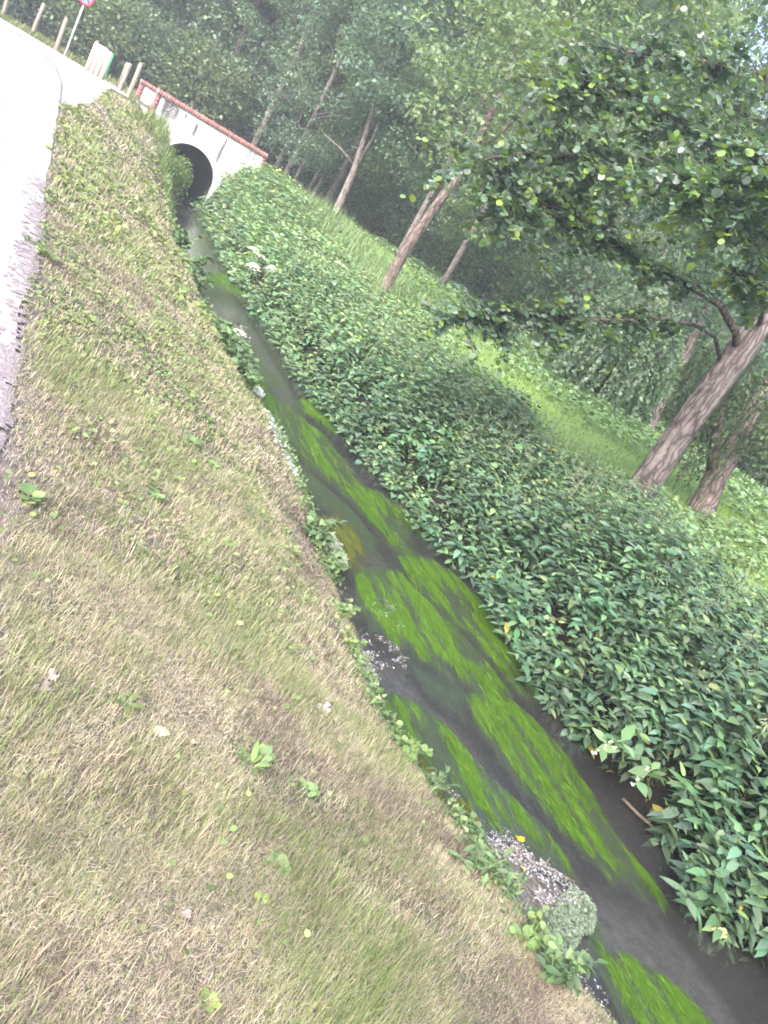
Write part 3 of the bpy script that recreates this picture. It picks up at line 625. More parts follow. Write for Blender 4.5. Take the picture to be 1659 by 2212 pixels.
def stalk_plant(pts, leaf_len, nleaf, cols, T_=T_LAN, flower=0, stem_r=.006, wide=1.0):
    """a bowed stem with leaves, root at the first point"""
    pts = np.array(pts, float); a = Acc()
    u = np.linspace(0, 1, 14); cp = np.stack([np.interp(u, np.linspace(0, 1, len(pts)), pts[:, k]) for k in range(3)], -1)
    for _ in range(2): cp[1:-1] = (cp[:-2]+2*cp[1:-1]+cp[2:])/4
    tube(a, cp, np.linspace(stem_r, stem_r*.45, 14), 7, (.17, .24, .09))
    st_ = a.mesh('stem', [M_STEM]); a = Acc()
    for k in range(nleaf):
        w = .2+.8*(k+.5)/nleaf; P = np.array([np.interp(w, u, cp[:, j]) for j in range(3)])
        aa = k*2.4+rng.random()*.6; D = np.array([[math.cos(aa), math.sin(aa), .15+.3*rng.normal()]])
        leaves(a, P[None], D, np.array([[0, 0, 1.]])+.3*rng.normal(size=(1, 3)), leaf_len*rng.uniform(.75, 1.15), palette(1, cols), (T_[0]*np.array([wide, 1, 1]), T_[1]))
    lf = a.mesh('leaf_cluster', [M_NETTLE]); fl = None
    if flower:
        a = Acc()
        for k in range(flower):
            P = cp[-1-(k % 5)] + rng.normal(size=3)*.018; leaves(a, np.tile(P, (5, 1)), rdir(5), rdir(5), .016, palette(5, [(.75, .74, .72)], jit=.05), T_RND)
        fl = a.mesh('blossom', [M_PETAL])
    return st_, lf, fl
HB = [(.12, .20, .095), (.15, .24, .11), (.10, .17, .08)]
for px, py, z, tip, nl, lab in [(1345, 1650, .30, (-.30, -.26, .10), 9, 'long bowed plant with pointed leaves and white buds leaning over the water'),
                                (1400, 1690, .24, (-.16, -.20, .05), 8, 'broad leaved plant drooping to the water below the bowed one'),
                                (1450, 1730, .22, (-.05, -.16, .12), 7, 'small broad leaved plant on the dark mud of the far water edge')]:
    p = at(px, py, z); st_, lf, fl = stalk_plant([(0, 0, 0), (tip[0]*.5, tip[1]*.5, tip[2]+.10), tip], .15, nl, HB, T_LAN, 8 if nl > 7 else 0, .006, 1.5)
    o = empty('balsam_plant', p, lab, 'plant', 'broad leaved plants hanging over the far water edge'); link('stem', st_, o); link('leaf_cluster', lf, o)
    if fl: link('blossom', fl, o)
# hogweed heads
def hogweed(h, n):
    a = Acc(); tube(a, [(0, 0, 0), (.02, .01, h*.6), (.03, .0, h)], [.01, .007, .004], 6, (.14, .2, .08)); f = Acc()
    for k in range(n):
        aa = k*2.4; r = .12*math.sqrt((k+.5)/n); P = np.array([.03+r*math.cos(aa), r*math.sin(aa), h+.08-r*r*6])
        tube(a, [(.03, 0, h-.02), P], [.0025, .0015], 4, (.16, .22, .1))
        m = 20; Q_ = P + np.concatenate([rng.normal(size=(m, 2))*.014, rng.random((m, 1))*.008], 1)
        leaves(f, Q_, rdir(m)*np.array([1, 1, .3]), rdir(m, .7), .022, palette(m, [(.78, .78, .76)], jit=.05), T_RND)
    g = Acc()
    for k in range(7):
        aa = k*1.9; leaves(g, np.array([[.01, 0, h*(.15+.09*k)]]), np.array([[math.cos(aa), math.sin(aa), .2]]), np.array([[0, 0, 1.]]), .2, palette(1, HB), T_SER)
    return a.mesh('stem', [M_STEM]), f.mesh('flower_head', [M_PETAL]), g.mesh('leaf_cluster', [M_NETTLE])
HG = [hogweed(.75, 22), hogweed(.6, 16)]
for px, py, d, k, sc, lab in [(551, 538, 17.0, 0, 1.0, 'topmost white umbel flower at the upper water edge of the far bank'), (570, 556, 16.4, 1, .9, 'white umbel flower just right of and below the topmost one'),
                           (547, 573, 15.8, 1, .85, 'white umbel flower lowest of the cluster above the water'), (660, 512, 19.5, 0, 1.0, 'white umbel flower in the tall grass on the meadow side'),
                           (692, 508, 20.5, 1, 1.0, 'white umbel flower nearest to the pale tree trunk'), (590, 580, 15.2, 1, .8, 'small white umbel flower right of the lowest cluster flower'), (518, 716, 10.9, 1, .7, 'white blossom head imitating a glint low over the water at the mud inlet'), (740, 572, 17.2, 0, .9, 'white umbel flower at the meadow edge of the nettles')]:  # the head at the mud inlet is added in place of white water glints
    p = atd(px, py, d); s_, t_ = to_st(p); zg = float(zground(s_, t_)); h = (.80 if k == 0 else .65)
    sc2 = max(.4, (p[2]-zg)/h)
    o = empty('hogweed', (p[0], p[1], zg), lab, 'flower', 'white umbel flowers on the far bank', rz=rng.random()*6, sc=1.0)
    for nm, me_ in zip(('stem', 'flower_head', 'leaf_cluster'), HG[k]):
        c_ = link(nm, me_, o); c_.scale = (sc*1.25, sc*1.25, sc2)
# leafy weeds along the near water edge
def bank_weed(n, h, ll, T_, cols):
    a = Acc(); f = Acc()
    for k in range(n):
        aa = k*2.4+rng.random(); r = .03+.16*rng.random(); tip = np.array([r*math.cos(aa), r*math.sin(aa), h*rng.uniform(.45, 1)])
        tube(f, [(.3*tip[0], .3*tip[1], -.04), (tip[0]*.6, tip[1]*.6, tip[2]*.6), tip], [.004, .003, .002], 5, (.15, .21, .08))
        m = 7; u = rng.uniform(.3, 1, m); P = tip*u[:, None]; an = rng.uniform(0, 6.28, m)
        leaves(a, P, np.stack([np.cos(an), np.sin(an), .2+.4*rng.normal(size=m)], -1), rdir(m, 1.6), ll*rng.uniform(.7, 1.2, m), palette(m, cols), T_)
    return a.mesh('leaf_cluster', [M_NETTLE]), f.mesh('stem', [M_STEM])
W_G = [(.10, .165, .075), (.135, .205, .09), (.165, .23, .11), (.085, .135, .07)]
WV = [bank_weed(16, .28, .065, T_RND, W_G), bank_weed(14, .30, .10, T_NET, W_G), bank_weed(10, .22, .10, T_LAN, W_G), bank_weed(9, .16, .055, T_RND, [(.15, .225, .08), (.18, .25, .10)])]
for px, py, k, sc, lab in [(392, 520, 2, 1.3, 'clump of leafy weeds beside the bright patch of far water'), (378, 560, 0, 1.5, 'yellow green weed clump at the grass edge far up the stream'), (408, 590, 1, 1.7, 'grey green leafy clump jutting over the water far up the stream'),
                           (430, 625, 1, 1.2, 'weed clump below the grey green jutting clump'), (468, 745, 0, 1.1, 'bright green rounded weed clump at the narrow mud inlet'), (478, 775, 0, 1.2, 'dark green weed clump in the middle of the leafy near edge'),
                           (488, 800, 1, 1.1, 'shaggy weed clump in the leafy near edge above the pale mat'), (505, 835, 1, 1.0, 'pointed leaved weed clump where the leafy near edge meets the grass'), (522, 862, 0, .9, 'small weed clump just above the pale duckweed mat'),
                           (672, 1180, 1, .85, 'broad pale leaved weed beside the olive water weed'), (712, 1215, 0, .8, 'bright green weed dipping into the water above the stick'), (730, 1335, 3, .7, 'small weed on the mud edge below the stick'),
                           (868, 1640, 3, .8, 'small bright weed on the grass edge by the olive shallows'), (925, 1700, 2, .62, 'narrow leaved weed standing at the grass edge by the olive shallows'), (1010, 1795, 1, .5, 'tall pale weed leaning over the upper end of the mud spit'),
                           (1010, 1905, 2, .7, 'grassy weed on the land side of the mud spit'), (1088, 1945, 2, .55, 'upright oval leaved weed on the mud spit'), (1120, 2060, 3, .8, 'bright green weed at the land side of the pale green mat'),
                           (1165, 2150, 1, .62, 'pale weed at the lower picture edge below the mat'), (745, 1420, 3, .6, 'low weed beside the white flecked shallows'), (358, 470, 2, 1.6, 'weed clump at the foot of the dark grey water')]:
    p = at(px, py, .08); s_, t_ = to_st(p); s_ = min(s_, float(sL(t_))+.10); q = pos3(np.array([s_]), np.array([t_]), 0)[0]; q[2] = max(q[2], -.02)
    o = empty('bank_weed', q, lab, 'weed', 'leafy weeds along the near water edge', rz=rng.random()*6, sc=sc)
    link('leaf_cluster', WV[k][0], o); link('stem', WV[k][1], o)
eA = Acc(); s, t = scatter(2600, 2.2, 3.2, .8, 22, lambda s, t: (s > sL(t)-.16) & (s < sL(t)+.10) & (vnoise(s*.3, t, .28, 90) > .52) & (rng.random(len(s)) < np.clip(4/np.maximum(t, 1), .2, 1))); m = len(s)
leaves(eA, np.maximum(pos3(s, t, .01), np.array([-99, -99, .004]))+np.stack([0*s, 0*s, .07*rng.random(m)*(1+.1*t)], -1), rdir(m, .2), rdir(m, 1.2), rng.uniform(.012, .034, m)*(1+.08*t), palette(m, [(.12, .19, .07), (.17, .24, .09), (.21, .26, .14), (.09, .14, .06)]), T_NET)
tag(link('edge_herbs', eA.mesh('edge_herbs', [M_NETTLE])), 'small mixed herbs and cress fringing the near water edge', 'ground cover', None, 'stuff')
# rosettes of broad weeds in the mown grass
def rosette(n, ll, T_, cols, up):
    a = Acc(); an = np.arange(n)*2.4; leaves(a, np.stack([.01*np.cos(an), .01*np.sin(an), .012+0*an], -1), np.stack([np.cos(an), np.sin(an), up+.15*rng.normal(size=n)], -1), np.tile((0, 0, 1.), (n, 1))+.2*rng.normal(size=(n, 3)), ll*rng.uniform(.6, 1.1, n), palette(n, cols, jit=.1), T_)
    return a.mesh('grass_weed', [M_NETTLE])
RV = [rosette(8, .10, T_LAN, [(.12, .19, .06), (.15, .22, .075)], .5), rosette(7, .075, T_RND, [(.19, .26, .07), (.24, .30, .09)], .35), rosette(9, .06, T_RND, [(.15, .22, .09), (.20, .26, .11)], .4)]
for px, py, k, sc, lab in [(188, 690, 1, 1.0, 'bright yellow green round leaved weed high on the mown bank'), (165, 700, 1, .7, 'smaller yellow green weed just left of the brightest one'), (100, 560, 0, 1.4, 'green weed by the road edge far up the bank'),
                           (60, 525, 0, 1.2, 'yellow green weed at the very road edge'), (410, 960, 2, 1.6, 'pale leafy weed patch on the slope above the duckweed mat'), (455, 1010, 2, 1.2, 'leafy weed on the slope right of the pale patch'),
                           (380, 1040, 1, .8, 'small bright weed below the pale patch'), (485, 1185, 0, .8, 'dark green upright weed in the middle of the slope'), (265, 1530, 0, .9, 'dark green tufted weed near the dead leaf'),
                           (538, 1660, 0, 1.1, 'long leaved green plantain in the foreground grass'), (560, 1640, 2, 1.1, 'pale round leaves behind the long leaved plantain'), (662, 1715, 2, .9, 'pale round leaved weed right of the plantain'),
                           (595, 1875, 2, .9, 'pale clover like weed low in the foreground'), (560, 1950, 1, .5, 'small light weed low in the foreground'), (445, 2170, 1, .6, 'bright weed at the lower picture edge'),
                           (60, 1080, 2, 1.3, 'pale weed near the left picture edge'), (330, 1080, 2, 1.2, 'grey green weed patch in the middle of the slope'), (910, 1740, 0, .6, 'green weed close to the water edge')]:
    p = at(px, py, .5)
    for _ in range(12): s_, t_ = to_st(p); p = at(px, py, float(zground(s_, t_)))
    o = link('grass_weed', RV[k], None, (p[0], p[1], p[2]+.008)); o.scale = (sc*.8,)*3; o.rotation_euler = (0, 0, rng.random()*6)
    tag(o, lab, 'weed', 'broad leaved weeds in the mown grass')
# a leafy bush left of the arch
def bush_mesh(n, rx, rz, sz, cols, T_=T_DIA, hollow=.45):
    a = Acc(); st_ = Acc()
    nc = max(14, n//60); cd = rdir(nc, .25); cr = rng.uniform(hollow, 1, nc)**.6
    C_ = cd*cr[:, None]*np.array([rx, rx, rz*.55]) + np.array([0, 0, rz*.55]); C_[:, 2] = C_[:, 2].clip(.08, None)
    for c_ in C_:
        m = n//nc; P = c_ + rng.normal(size=(m, 3))*np.array([.2, .2, .14])*rx*.9; P[:, 2] = np.abs(P[:, 2])
        out = norm(P-np.array([0, 0, rz*.3])); leaves(a, P, out+.8*rng.normal(size=(m, 3))+np.array([0, 0, -.2]), rdir(m, 1.3), sz*rng.uniform(.7, 1.3, m), palette(m, cols, jit=.2), T_)
        tube(st_, [(c_[0]*.08, c_[1]*.08, -.1), (c_[0]*.5, c_[1]*.5, c_[2]*.6), c_], [.018*rx, .012*rx, .005*rx], 5)
    return a.mesh('foliage', [M_LEAF]), st_.mesh('stem', [M_TWIG])
def bush(name, p, meshes, lab, cat='bush', group=None, sc=1.0, rz=None, szz=1.0):
    o = empty(name, p, lab, cat, group, rng.random()*6 if rz is None else rz, sc); o.scale = (sc, sc, sc*szz)
    link('foliage', meshes[0], o); link('stem', meshes[1], o); return o
BG = [(.11, .17, .05), (.15, .22, .065), (.09, .14, .045)]
bm = bush_mesh(2200, .62, 1.0, .085, BG)
for px, py, d, sc, lab in [(352, 395, 23.6, 1.0, 'light green bush hiding the left foot of the culvert arch'), (338, 440, 21.4, .75, 'low dark green bush on the near bank below the culvert bush')]:
    p = atd(px, py, d); s_, t_ = to_st(p); s_ = min(s_, float(sL(t_))+.05); q = pos3(np.array([s_]), np.array([t_]), -.05)[0]; bush('leafy_bush', q, bm, lab, 'bush', 'bushes on the near bank by the culvert', sc)

# ------------------------------------------------------------------ water weed streamers
def inside(px, py, poly):
    r = np.zeros(px.shape, bool); n = len(poly); j = n-1
    for i in range(n):
        xi, yi = poly[i]; xj, yj = poly[j]
        cnd = ((yi > py) != (yj > py)) & (px < (xj-xi)*(py-yi)/(yj-yi+1e-12)+xi); r ^= cnd; j = i
    return r
WEED_G = [(.057, .120, .009), (.070, .140, .010), (.044, .098, .009), (.080, .152, .013), (.050, .108, .011)]
WEED_O = [(.085, .095, .012), (.065, .075, .010), (.10, .11, .016)]
WEED_D = [(.05, .13, .025), (.04, .10, .02)]
PATCH = [
 ([(430, 597), (470, 588), (520, 608), (560, 640), (578, 668), (545, 655), (500, 628)], WEED_G, -.025, 'narrow bright green weed strip farthest up the stream'),
 ([(415, 680), (470, 695), (530, 712), (505, 728), (450, 712)], WEED_D, -.05, 'dark green weed strip beside the mud inlet'),
 ([(537, 778), (552, 773), (577, 793), (602, 820), (577, 817), (547, 798)], WEED_G, -.04, 'small weed tuft in the narrow middle reach'),
 ([(535, 803), (552, 803), (567, 825), (580, 850), (562, 845), (542, 825)], WEED_G, -.03, 'small weed tuft against the leafy near edge'),
 ([(638, 866), (666, 850), (706, 878), (740, 910), (746, 930), (712, 920), (676, 898)], WEED_G, -.025, 'pointed weed tail below the overhanging nettles upstream'),
 ([(545, 868), (577, 853), (612, 868), (640, 886), (654, 908), (690, 928), (714, 956), (740, 1000), (765, 1038), (820, 1063), (882, 1103), (910, 1140), (874, 1150), (882, 1190), (855, 1194), (822, 1152), (765, 1085), (712, 1040), (650, 988), (622, 948), (580, 905)], WEED_G, -.022, 'broad bright weed bed in mid stream with a ragged forked end'),
 ([(583, 922), (614, 952), (640, 992), (700, 1044), (755, 1092), (800, 1150), (790, 1180), (745, 1120), (700, 1082), (660, 1062), (628, 1012), (598, 962)], WEED_G, -.035, 'darker weed bed along the near bank beside the pale mat'),
 ([(655, 1121), (703, 1110), (733, 1112), (760, 1145), (776, 1184), (770, 1217), (751, 1222), (745, 1190), (721, 1160), (688, 1138), (652, 1138)], WEED_O, -.03, 'curved olive weed bed round the near bank weeds'),
 ([(855, 1200), (888, 1194), (930, 1205), (975, 1235), (1022, 1280), (1062, 1320), (1087, 1380), (1112, 1430), (1150, 1490), (1167, 1510), (1110, 1480), (1060, 1430), (1008, 1370), (950, 1310), (900, 1262), (870, 1232)], WEED_G, -.022, 'long green weed tail under the far bank nettles'),
 ([(764, 1235), (805, 1222), (862, 1234), (890, 1268), (932, 1308), (987, 1358), (1042, 1420), (1082, 1470), (1087, 1492), (1030, 1472), (960, 1442), (900, 1402), (850, 1382), (800, 1342), (770, 1292)], WEED_G, -.026, 'green weed tail in mid stream beside the white flecked shallows'),
 ([(880, 1410), (960, 1445), (1020, 1485), (1085, 1560), (1050, 1580), (980, 1515), (910, 1470)], WEED_D, -.09, 'dark sunken weed in the deep water of the middle pool'),
 ([(1000, 1500), (1040, 1488), (1100, 1508), (1160, 1558), (1212, 1620), (1262, 1700), (1322, 1800), (1372, 1860), (1407, 1910), (1408, 1930), (1350, 1897), (1288, 1872), (1240, 1822), (1180, 1752), (1120, 1682), (1060, 1602), (1018, 1542)], WEED_G, -.02, 'largest bright green weed tail ending in a point in the lower stream'),
 ([(790, 1490), (860, 1498), (920, 1528), (982, 1590), (1042, 1660), (1102, 1720), (1162, 1772), (1204, 1830), (1243, 1920), (1282, 1980), (1294, 2040), (1278, 2068), (1235, 1905), (1180, 1852), (1100, 1802), (1040, 1765), (985, 1712), (930, 1655), (880, 1612), (840, 1580), (805, 1540)], WEED_G, -.03, 'long weed bed along the near bank reaching round the mud spit'),
 ([(850, 1600), (920, 1645), (980, 1710), (1040, 1768), (1000, 1800), (930, 1705), (870, 1650)], WEED_O, -.018, 'olive brown weed in the shallows of the near bank'),
 ([(1285, 2048), (1350, 2058), (1422, 2098), (1482, 2150), (1560, 2240), (1480, 2290), (1400, 2240), (1330, 2182), (1300, 2112)], WEED_G, -.03, 'green weed bed at the lower picture edge'),
]
wd = np.array([-DT[0], -DT[1], 0.0])
for poly, cols, zt, lab in PATCH:
    zt = zt*.45 if zt > -.08 else zt
    pts = np.array([at(x, y, zt)[:2] for x, y in poly]); mn = pts.min(0); mx_ = pts.max(0)
    org = np.array([*pts.mean(0), -.2])
    area = np.prod(mx_-mn); N_ = int(min(60000, 38000*area)) + 600
    q = rng.uniform(mn, mx_, (N_, 2)); ins = inside(q[:, 0], q[:, 1], pts); q = q[ins]; m = len(q)
    far = np.hypot(q[:, 0], q[:, 1])
    s_, t_ = to_st(q); k = rng.random(m) < np.clip(5.5/far, .2, 1); q, far, s_, t_ = q[k], far[k], s_[k], t_[k]; m = len(q)
    strand = vnoise(s_, t_*.12, .05, 70); dens = fbm(s_, t_*.3, .25, 71); k = strand*.65+dens*.35 > .15; q, far, s_, t_, strand = q[k], far[k], s_[k], t_[k], strand[k]; m = len(q)
    # every strand is a thin ribbon bowed in the current
    Ln = rng.uniform(.07, .26, m)*np.clip(far/5, .7, 1.8); W = rng.uniform(.0022, .005, m)*np.clip(far/4, 1, 4)
    az = math.atan2(wd[1], wd[0]) + .16*rng.normal(size=m) + .25*(vnoise(s_, t_, .4, 72)-.5)
    dv = np.stack([np.cos(az), np.sin(az), 0*az], -1); sv = np.stack([-np.sin(az), np.cos(az), 0*az], -1)
    z0 = (.004 if zt > -.0155 else zt) - .016*rng.random(m) - .016*(1-strand)
    P = np.concatenate([q, z0[:, None]], 1); end = P + dv*Ln[:, None]; ok = inside(end[:, 0], end[:, 1], pts) | (rng.random(m) < .40*(vnoise(s_, t_, .07, 74) > .45)); P, dv, sv, Ln, W = P[ok], dv[ok], sv[ok], Ln[ok], W[ok]; m = len(P)
    tw = np.stack([0*Ln, 0*Ln, rng.normal(size=m)*.12], -1)
    w_ = (sv+tw)*W[:, None]*.5; mid = P+dv*(Ln*.5)[:, None]+np.array([0, 0, .008]); end = P+dv*Ln[:, None]-np.array([0, 0, .004])
    a = Acc(); col = palette(m, cols, jit=.14)
    v = np.stack([P-w_, P+w_, mid+w_, mid-w_, end], 1).reshape(-1, 3)-org; b_ = np.arange(m)[:, None]*5
    a.add(v, [b_+np.array([[0, 1, 2, 3]]), b_+np.array([[3, 2, 4]])], np.repeat(col, 5, 0))
    # the body of the bed under the strands: a low swell down to the stream bed
    g = .05 if area > .6 else .035
    gx = np.arange(mn[0], mx_[0]+g, g); gy = np.arange(mn[1], mx_[1]+g, g); GX, GY = np.meshgrid(gx, gy)
    GI = inside(GX, GY, pts); sg_, tg_ = to_st(np.stack([GX, GY], -1)); GZ = zt-.012-.03*vnoise(sg_, tg_*.3, .09, 73)
    vid = -np.ones(GX.shape, int); vid[GI] = np.arange(GI.sum()); vv = np.stack([GX[GI], GY[GI], GZ[GI]], -1)-org
    q4 = np.stack([vid[:-1, :-1], vid[:-1, 1:], vid[1:, 1:], vid[1:, :-1]], -1).reshape(-1, 4); q4 = q4[(q4 >= 0).all(1)]
    if len(q4): a.add(vv, q4, palette(len(vv), [tuple(1.0*np.array(c_)) for c_ in cols], jit=.1))
    o = link('water_weed', a.mesh('water_weed', [M_STEM]), None, org); tag(o, lab, 'water weed', 'weed beds in the stream')

# mud spit, pale mats, white flecks
def flat_mound(name, poly, z0, z1, mat, seed, g=.03, rough=.02):
    pts = np.array([at(x, y, .03)[:2] for x, y in poly]); mn = pts.min(0); mx_ = pts.max(0); gx = np.arange(mn[0]-g, mx_[0]+2*g, g); gy = np.arange(mn[1]-g, mx_[1]+2*g, g); GX, GY = np.meshgrid(gx, gy)
    dmin = np.full(GX.shape, 9.)
    for i in range(len(pts)):
        p, q = pts[i], pts[(i+1) % len(pts)]; e = q-p; u = np.clip(((GX-p[0])*e[0]+(GY-p[1])*e[1])/(e@e), 0, 1); dmin = np.minimum(dmin, np.hypot(GX-p[0]-u*e[0], GY-p[1]-u*e[1]))
    I = inside(GX, GY, pts); GZ = np.where(I, z0+(z1-z0)*sstep(0, .12, dmin)+rough*(fbm(GX, GY, .12, seed)-.5)*2, z0-dmin*1.5)
    keepv = I | (dmin < g*2.2); vid = -np.ones(GX.shape, int); vid[keepv] = np.arange(keepv.sum())
    q4 = np.stack([vid[:-1, :-1], vid[:-1, 1:], vid[1:, 1:], vid[1:, :-1]], -1).reshape(-1, 4); q4 = q4[(q4 >= 0).all(1)]
    return mesh_np(name, np.stack([GX, GY, GZ], -1)[keepv], [q4], [mat], smooth=True), pts
SPIT = [(985, 1832), (1020, 1800), (1060, 1788), (1110, 1806), (1170, 1858), (1225, 1898), (1272, 1952), (1286, 2000), (1284, 2040), (1230, 2066), (1150, 2048), (1095, 1985), (1040, 1905)]
me, sp_pts = flat_mound('mud_spit', SPIT, -.03, .035, M_MUD, 80)
tag(link('mud_spit', me), None, None, None, 'structure')
def mat_leaves(name, poly, n, sz, cols, lab, cat, z=.045, thick=.03):
    pts = np.array([at(x, y, .03)[:2] for x, y in poly]); mn = pts.min(0); mx_ = pts.max(0); q = rng.uniform(mn, mx_, (n, 2)); q = q[inside(q[:, 0], q[:, 1], pts)]
    q = q[fbm(q[:, 0], q[:, 1], .10, 85) > .41]; m = len(q); a = Acc()
    zg = zground(*to_st(q)); zb = np.maximum(z, zg+.012); leaves(a, np.concatenate([q, (zb+thick*rng.random(m)+.02*vnoise(q[:, 0], q[:, 1], .08, 86))[:, None]], 1), rdir(m)*np.array([1, 1, .35]), rdir(m, 1.8), sz*rng.uniform(.6, 1.3, m), palette(m, cols, jit=.12), T_RND)
    return tag(link(name, a.mesh(name, [M_PETAL])), lab, cat)
PALE = [(.17, .215, .15), (.22, .265, .20), (.13, .17, .11)]
mat_leaves('leaf_mat', [(1105, 1975), (1150, 1962), (1185, 1975), (1205, 1950), (1235, 1915), (1272, 1950), (1284, 1990), (1270, 2022), (1235, 2045), (1225, 2075), (1190, 2085), (1150, 2062), (1118, 2020)], 14000, .016, PALE, 'pale grey green mat of tiny leaves on the lower mud spit', 'leaf mat', .03, .012)
mat_leaves('leaf_mat', [(560, 900), (588, 930), (605, 975), (650, 1045), (640, 1062), (600, 1010), (565, 950)], 9000, .032, [(.42, .45, .42), (.50, .53, .50), (.34, .38, .33)], 'whitish leaf mat at the near bank upstream', 'leaf mat', .02)
mat_leaves('leaf_mat', [(540, 835), (552, 832), (568, 846), (566, 856), (550, 848)], 1500, .035, [(.42, .45, .42), (.5, .53, .5)], 'small pale floating mat beside the weed tufts', 'leaf mat', .01, .01)
mat_leaves('leaf_mat', [(700, 1150), (716, 1148), (735, 1175), (750, 1205), (748, 1228), (728, 1222), (708, 1180)], 3500, .022, [(.30, .34, .22), (.36, .40, .28)], 'pale speckled mat lying on the olive weed bed', 'leaf mat', .012, .012)
fA = Acc()
for poly, n, sz, z in [([(770, 1380), (800, 1365), (850, 1390), (905, 1415), (880, 1450), (830, 1440), (800, 1490), (775, 1500), (760, 1440)], 3200, .010, .004), ([(752, 1405), (800, 1395), (815, 1440), (800, 1490), (775, 1505), (760, 1450)], 2600, .012, .02),
                       ([(1000, 1830), (1060, 1795), (1120, 1815), (1240, 1910), (1270, 1950), (1200, 1950), (1130, 1965), (1090, 1960), (1040, 1890)], 5200, .010, .055), ([(810, 1290), (850, 1300), (880, 1350), (850, 1370), (800, 1335)], 500, .010, .002),
                       ([(1240, 2090), (1290, 2110), (1330, 2190), (1280, 2212), (1210, 2160)], 700, .009, .006), ([(500, 705), (535, 700), (545, 735), (528, 765), (500, 740)], 500, .03, .004), ([(930, 1655), (1000, 1730), (1110, 1800), (1100, 1815), (985, 1735)], 700, .008, .004)]:  # the large flecks at the mud inlet imitate glints on the water
    pts = np.array([at(x, y, z)[:2] for x, y in poly]); q = rng.uniform(pts.min(0), pts.max(0), (n, 2)); q = q[inside(q[:, 0], q[:, 1], pts)]; q = q[fbm(q[:, 0], q[:, 1], .09, 88) > .52]; m = len(q)
    s_, t_ = to_st(q); zz = np.maximum(zground(s_, t_)+.004, z) if z > .03 else z+.003*rng.random(m)
    leaves(fA, np.concatenate([q, np.broadcast_to(zz+.004*rng.random(m), (m,))[:, None]], 1), rdir(m)*np.array([1, 1, .25]), rdir(m, 2.4), sz*rng.uniform(.5, 1.3, m), palette(m, [(.46, .44, .46), (.33, .31, .33), (.22, .20, .20)], jit=.12), T_RND)
tag(link('blossom_glint_flecks', fA.mesh('blossom_glint_flecks', [M_PETAL])), 'whitish fallen blossom flecks on mud and slack water of the near edge, some imitating glints', 'blossom flecks', None, 'stuff')

# fallen leaves, sticks
def one_leaf(name, px, py, z, sz, colr, lab, T_=T_RND, tilt=.3, cat='leaf', grp='fallen leaves'):
    if T_ is T_RND: T_ = T_CRK
    p = at(px, py, z)
    if z > .3:
        for _ in range(12): s_, t_ = to_st(p); p = at(px, py, float(zground(s_, t_)))
        p[2] += .03
    a = Acc(); an = rng.random()*6.28
    tv_ = T_[0].copy(); tv_[:, 2] = tv_[:, 2]*1.5+.5*(tv_[:, 1]-.5)**2
    leaves(a, np.zeros((1, 3)), np.array([[math.cos(an), math.sin(an), .1]]), np.array([[tilt*rng.normal(), tilt*rng.normal(), 1]]), sz, np.array(colr), (tv_, T_[1]))
    return tag(link(name, a.mesh(name, [M_STRAW]), None, p), lab, cat, grp)
one_leaf('fallen_leaf', 1131, 1818, .03, .045, (.62, .40, .02), 'bright yellow leaf at the water edge of the mud spit')
one_leaf('fallen_leaf', 1118, 1828, .035, .05, (.16, .08, .045), 'brown leaf beside the bright yellow one')
one_leaf('fallen_leaf', 1514, 1640, .33, .07, (.42, .33, .06), 'yellow leaf caught low among the far bank nettles')
one_leaf('fallen_leaf', 1508, 1858, .14, .075, (.45, .37, .16), 'cream yellow leaf on the dark far bank under the nettles')
one_leaf('fallen_leaf', 1568, 2022, .06, .075, (.45, .42, .22), 'pale leaf at the far water edge nearest to the camera')
one_leaf('fallen_leaf', 118, 1475, .5, .06, (.33, .25, .24), 'pinkish dead leaf curled on the mown bank at left', tilt=.8)
one_leaf('fallen_leaf', 100, 1500, .5, .05, (.22, .18, .18), 'grey dead leaf beside the pinkish curled one', tilt=.6)
one_leaf('fallen_leaf', 420, 1620, .5, .05, (.45, .40, .28), 'pale dry leaf in the middle of the foreground grass', tilt=1.2)
one_leaf('fallen_leaf', 325, 1590, .5, .05, (.42, .38, .28), 'pale dry leaf left of the other foreground one', tilt=.8)
one_leaf('fallen_leaf', 680, 1690, .5, .08, (.34, .30, .31), 'grey lilac leaf above the dark twig', T_LAN, .8)
one_leaf('fallen_leaf', 705, 1540, .5, .07, (.36, .33, .33), 'grey crumpled leaf on the slope near the flecked shallows', tilt=1.)
one_leaf('fallen_leaf', 395, 2000, .5, .035, (.36, .28, .28), 'small pink dead leaf low in the foreground', tilt=.8)
one_leaf('fallen_leaf', 1130, 1880, .06, .04, (.50, .42, .18), 'small yellowish leaf on the middle of the mud spit')
def stick(name, a_, b_, za, zb, r, lab, colr=(1, 1, 1)):
    A_ = at(*a_, za); B_ = at(*b_, zb); m = (A_+B_)/2; m2 = (B_-A_)
    w = np.cross(m2, [0, 0, 1])*.03; a = Acc(); tube(a, [A_-m, (A_-m)*.3+w, (B_-m)*.4-w*.5, B_-m], [r, r*.95, r*.8, r*.5], 6, colr, .2)
    tube(a, [(B_-m)*.2, (B_-m)*.2+np.array([.02, .05, .03])], [r*.5, r*.3], 5, colr)
    return tag(link(name, a.mesh(name, [M_WOOD]), None, m), lab, 'stick')
stick('stick', (682, 1260), (738, 1310), .06, .0, .008, 'thin pale stick lying from the near bank into the water', (1.6, 1.5, 1.4))
stick('stick', (1050, 1830), (1130, 1840), .05, .045, .006, 'thin brown twig lying across the top of the mud spit')
stick('stick', (1075, 1820), (1240, 1905), .03, .02, .012, 'dark rotting stick along the water side of the mud spit', (.6, .55, .5))
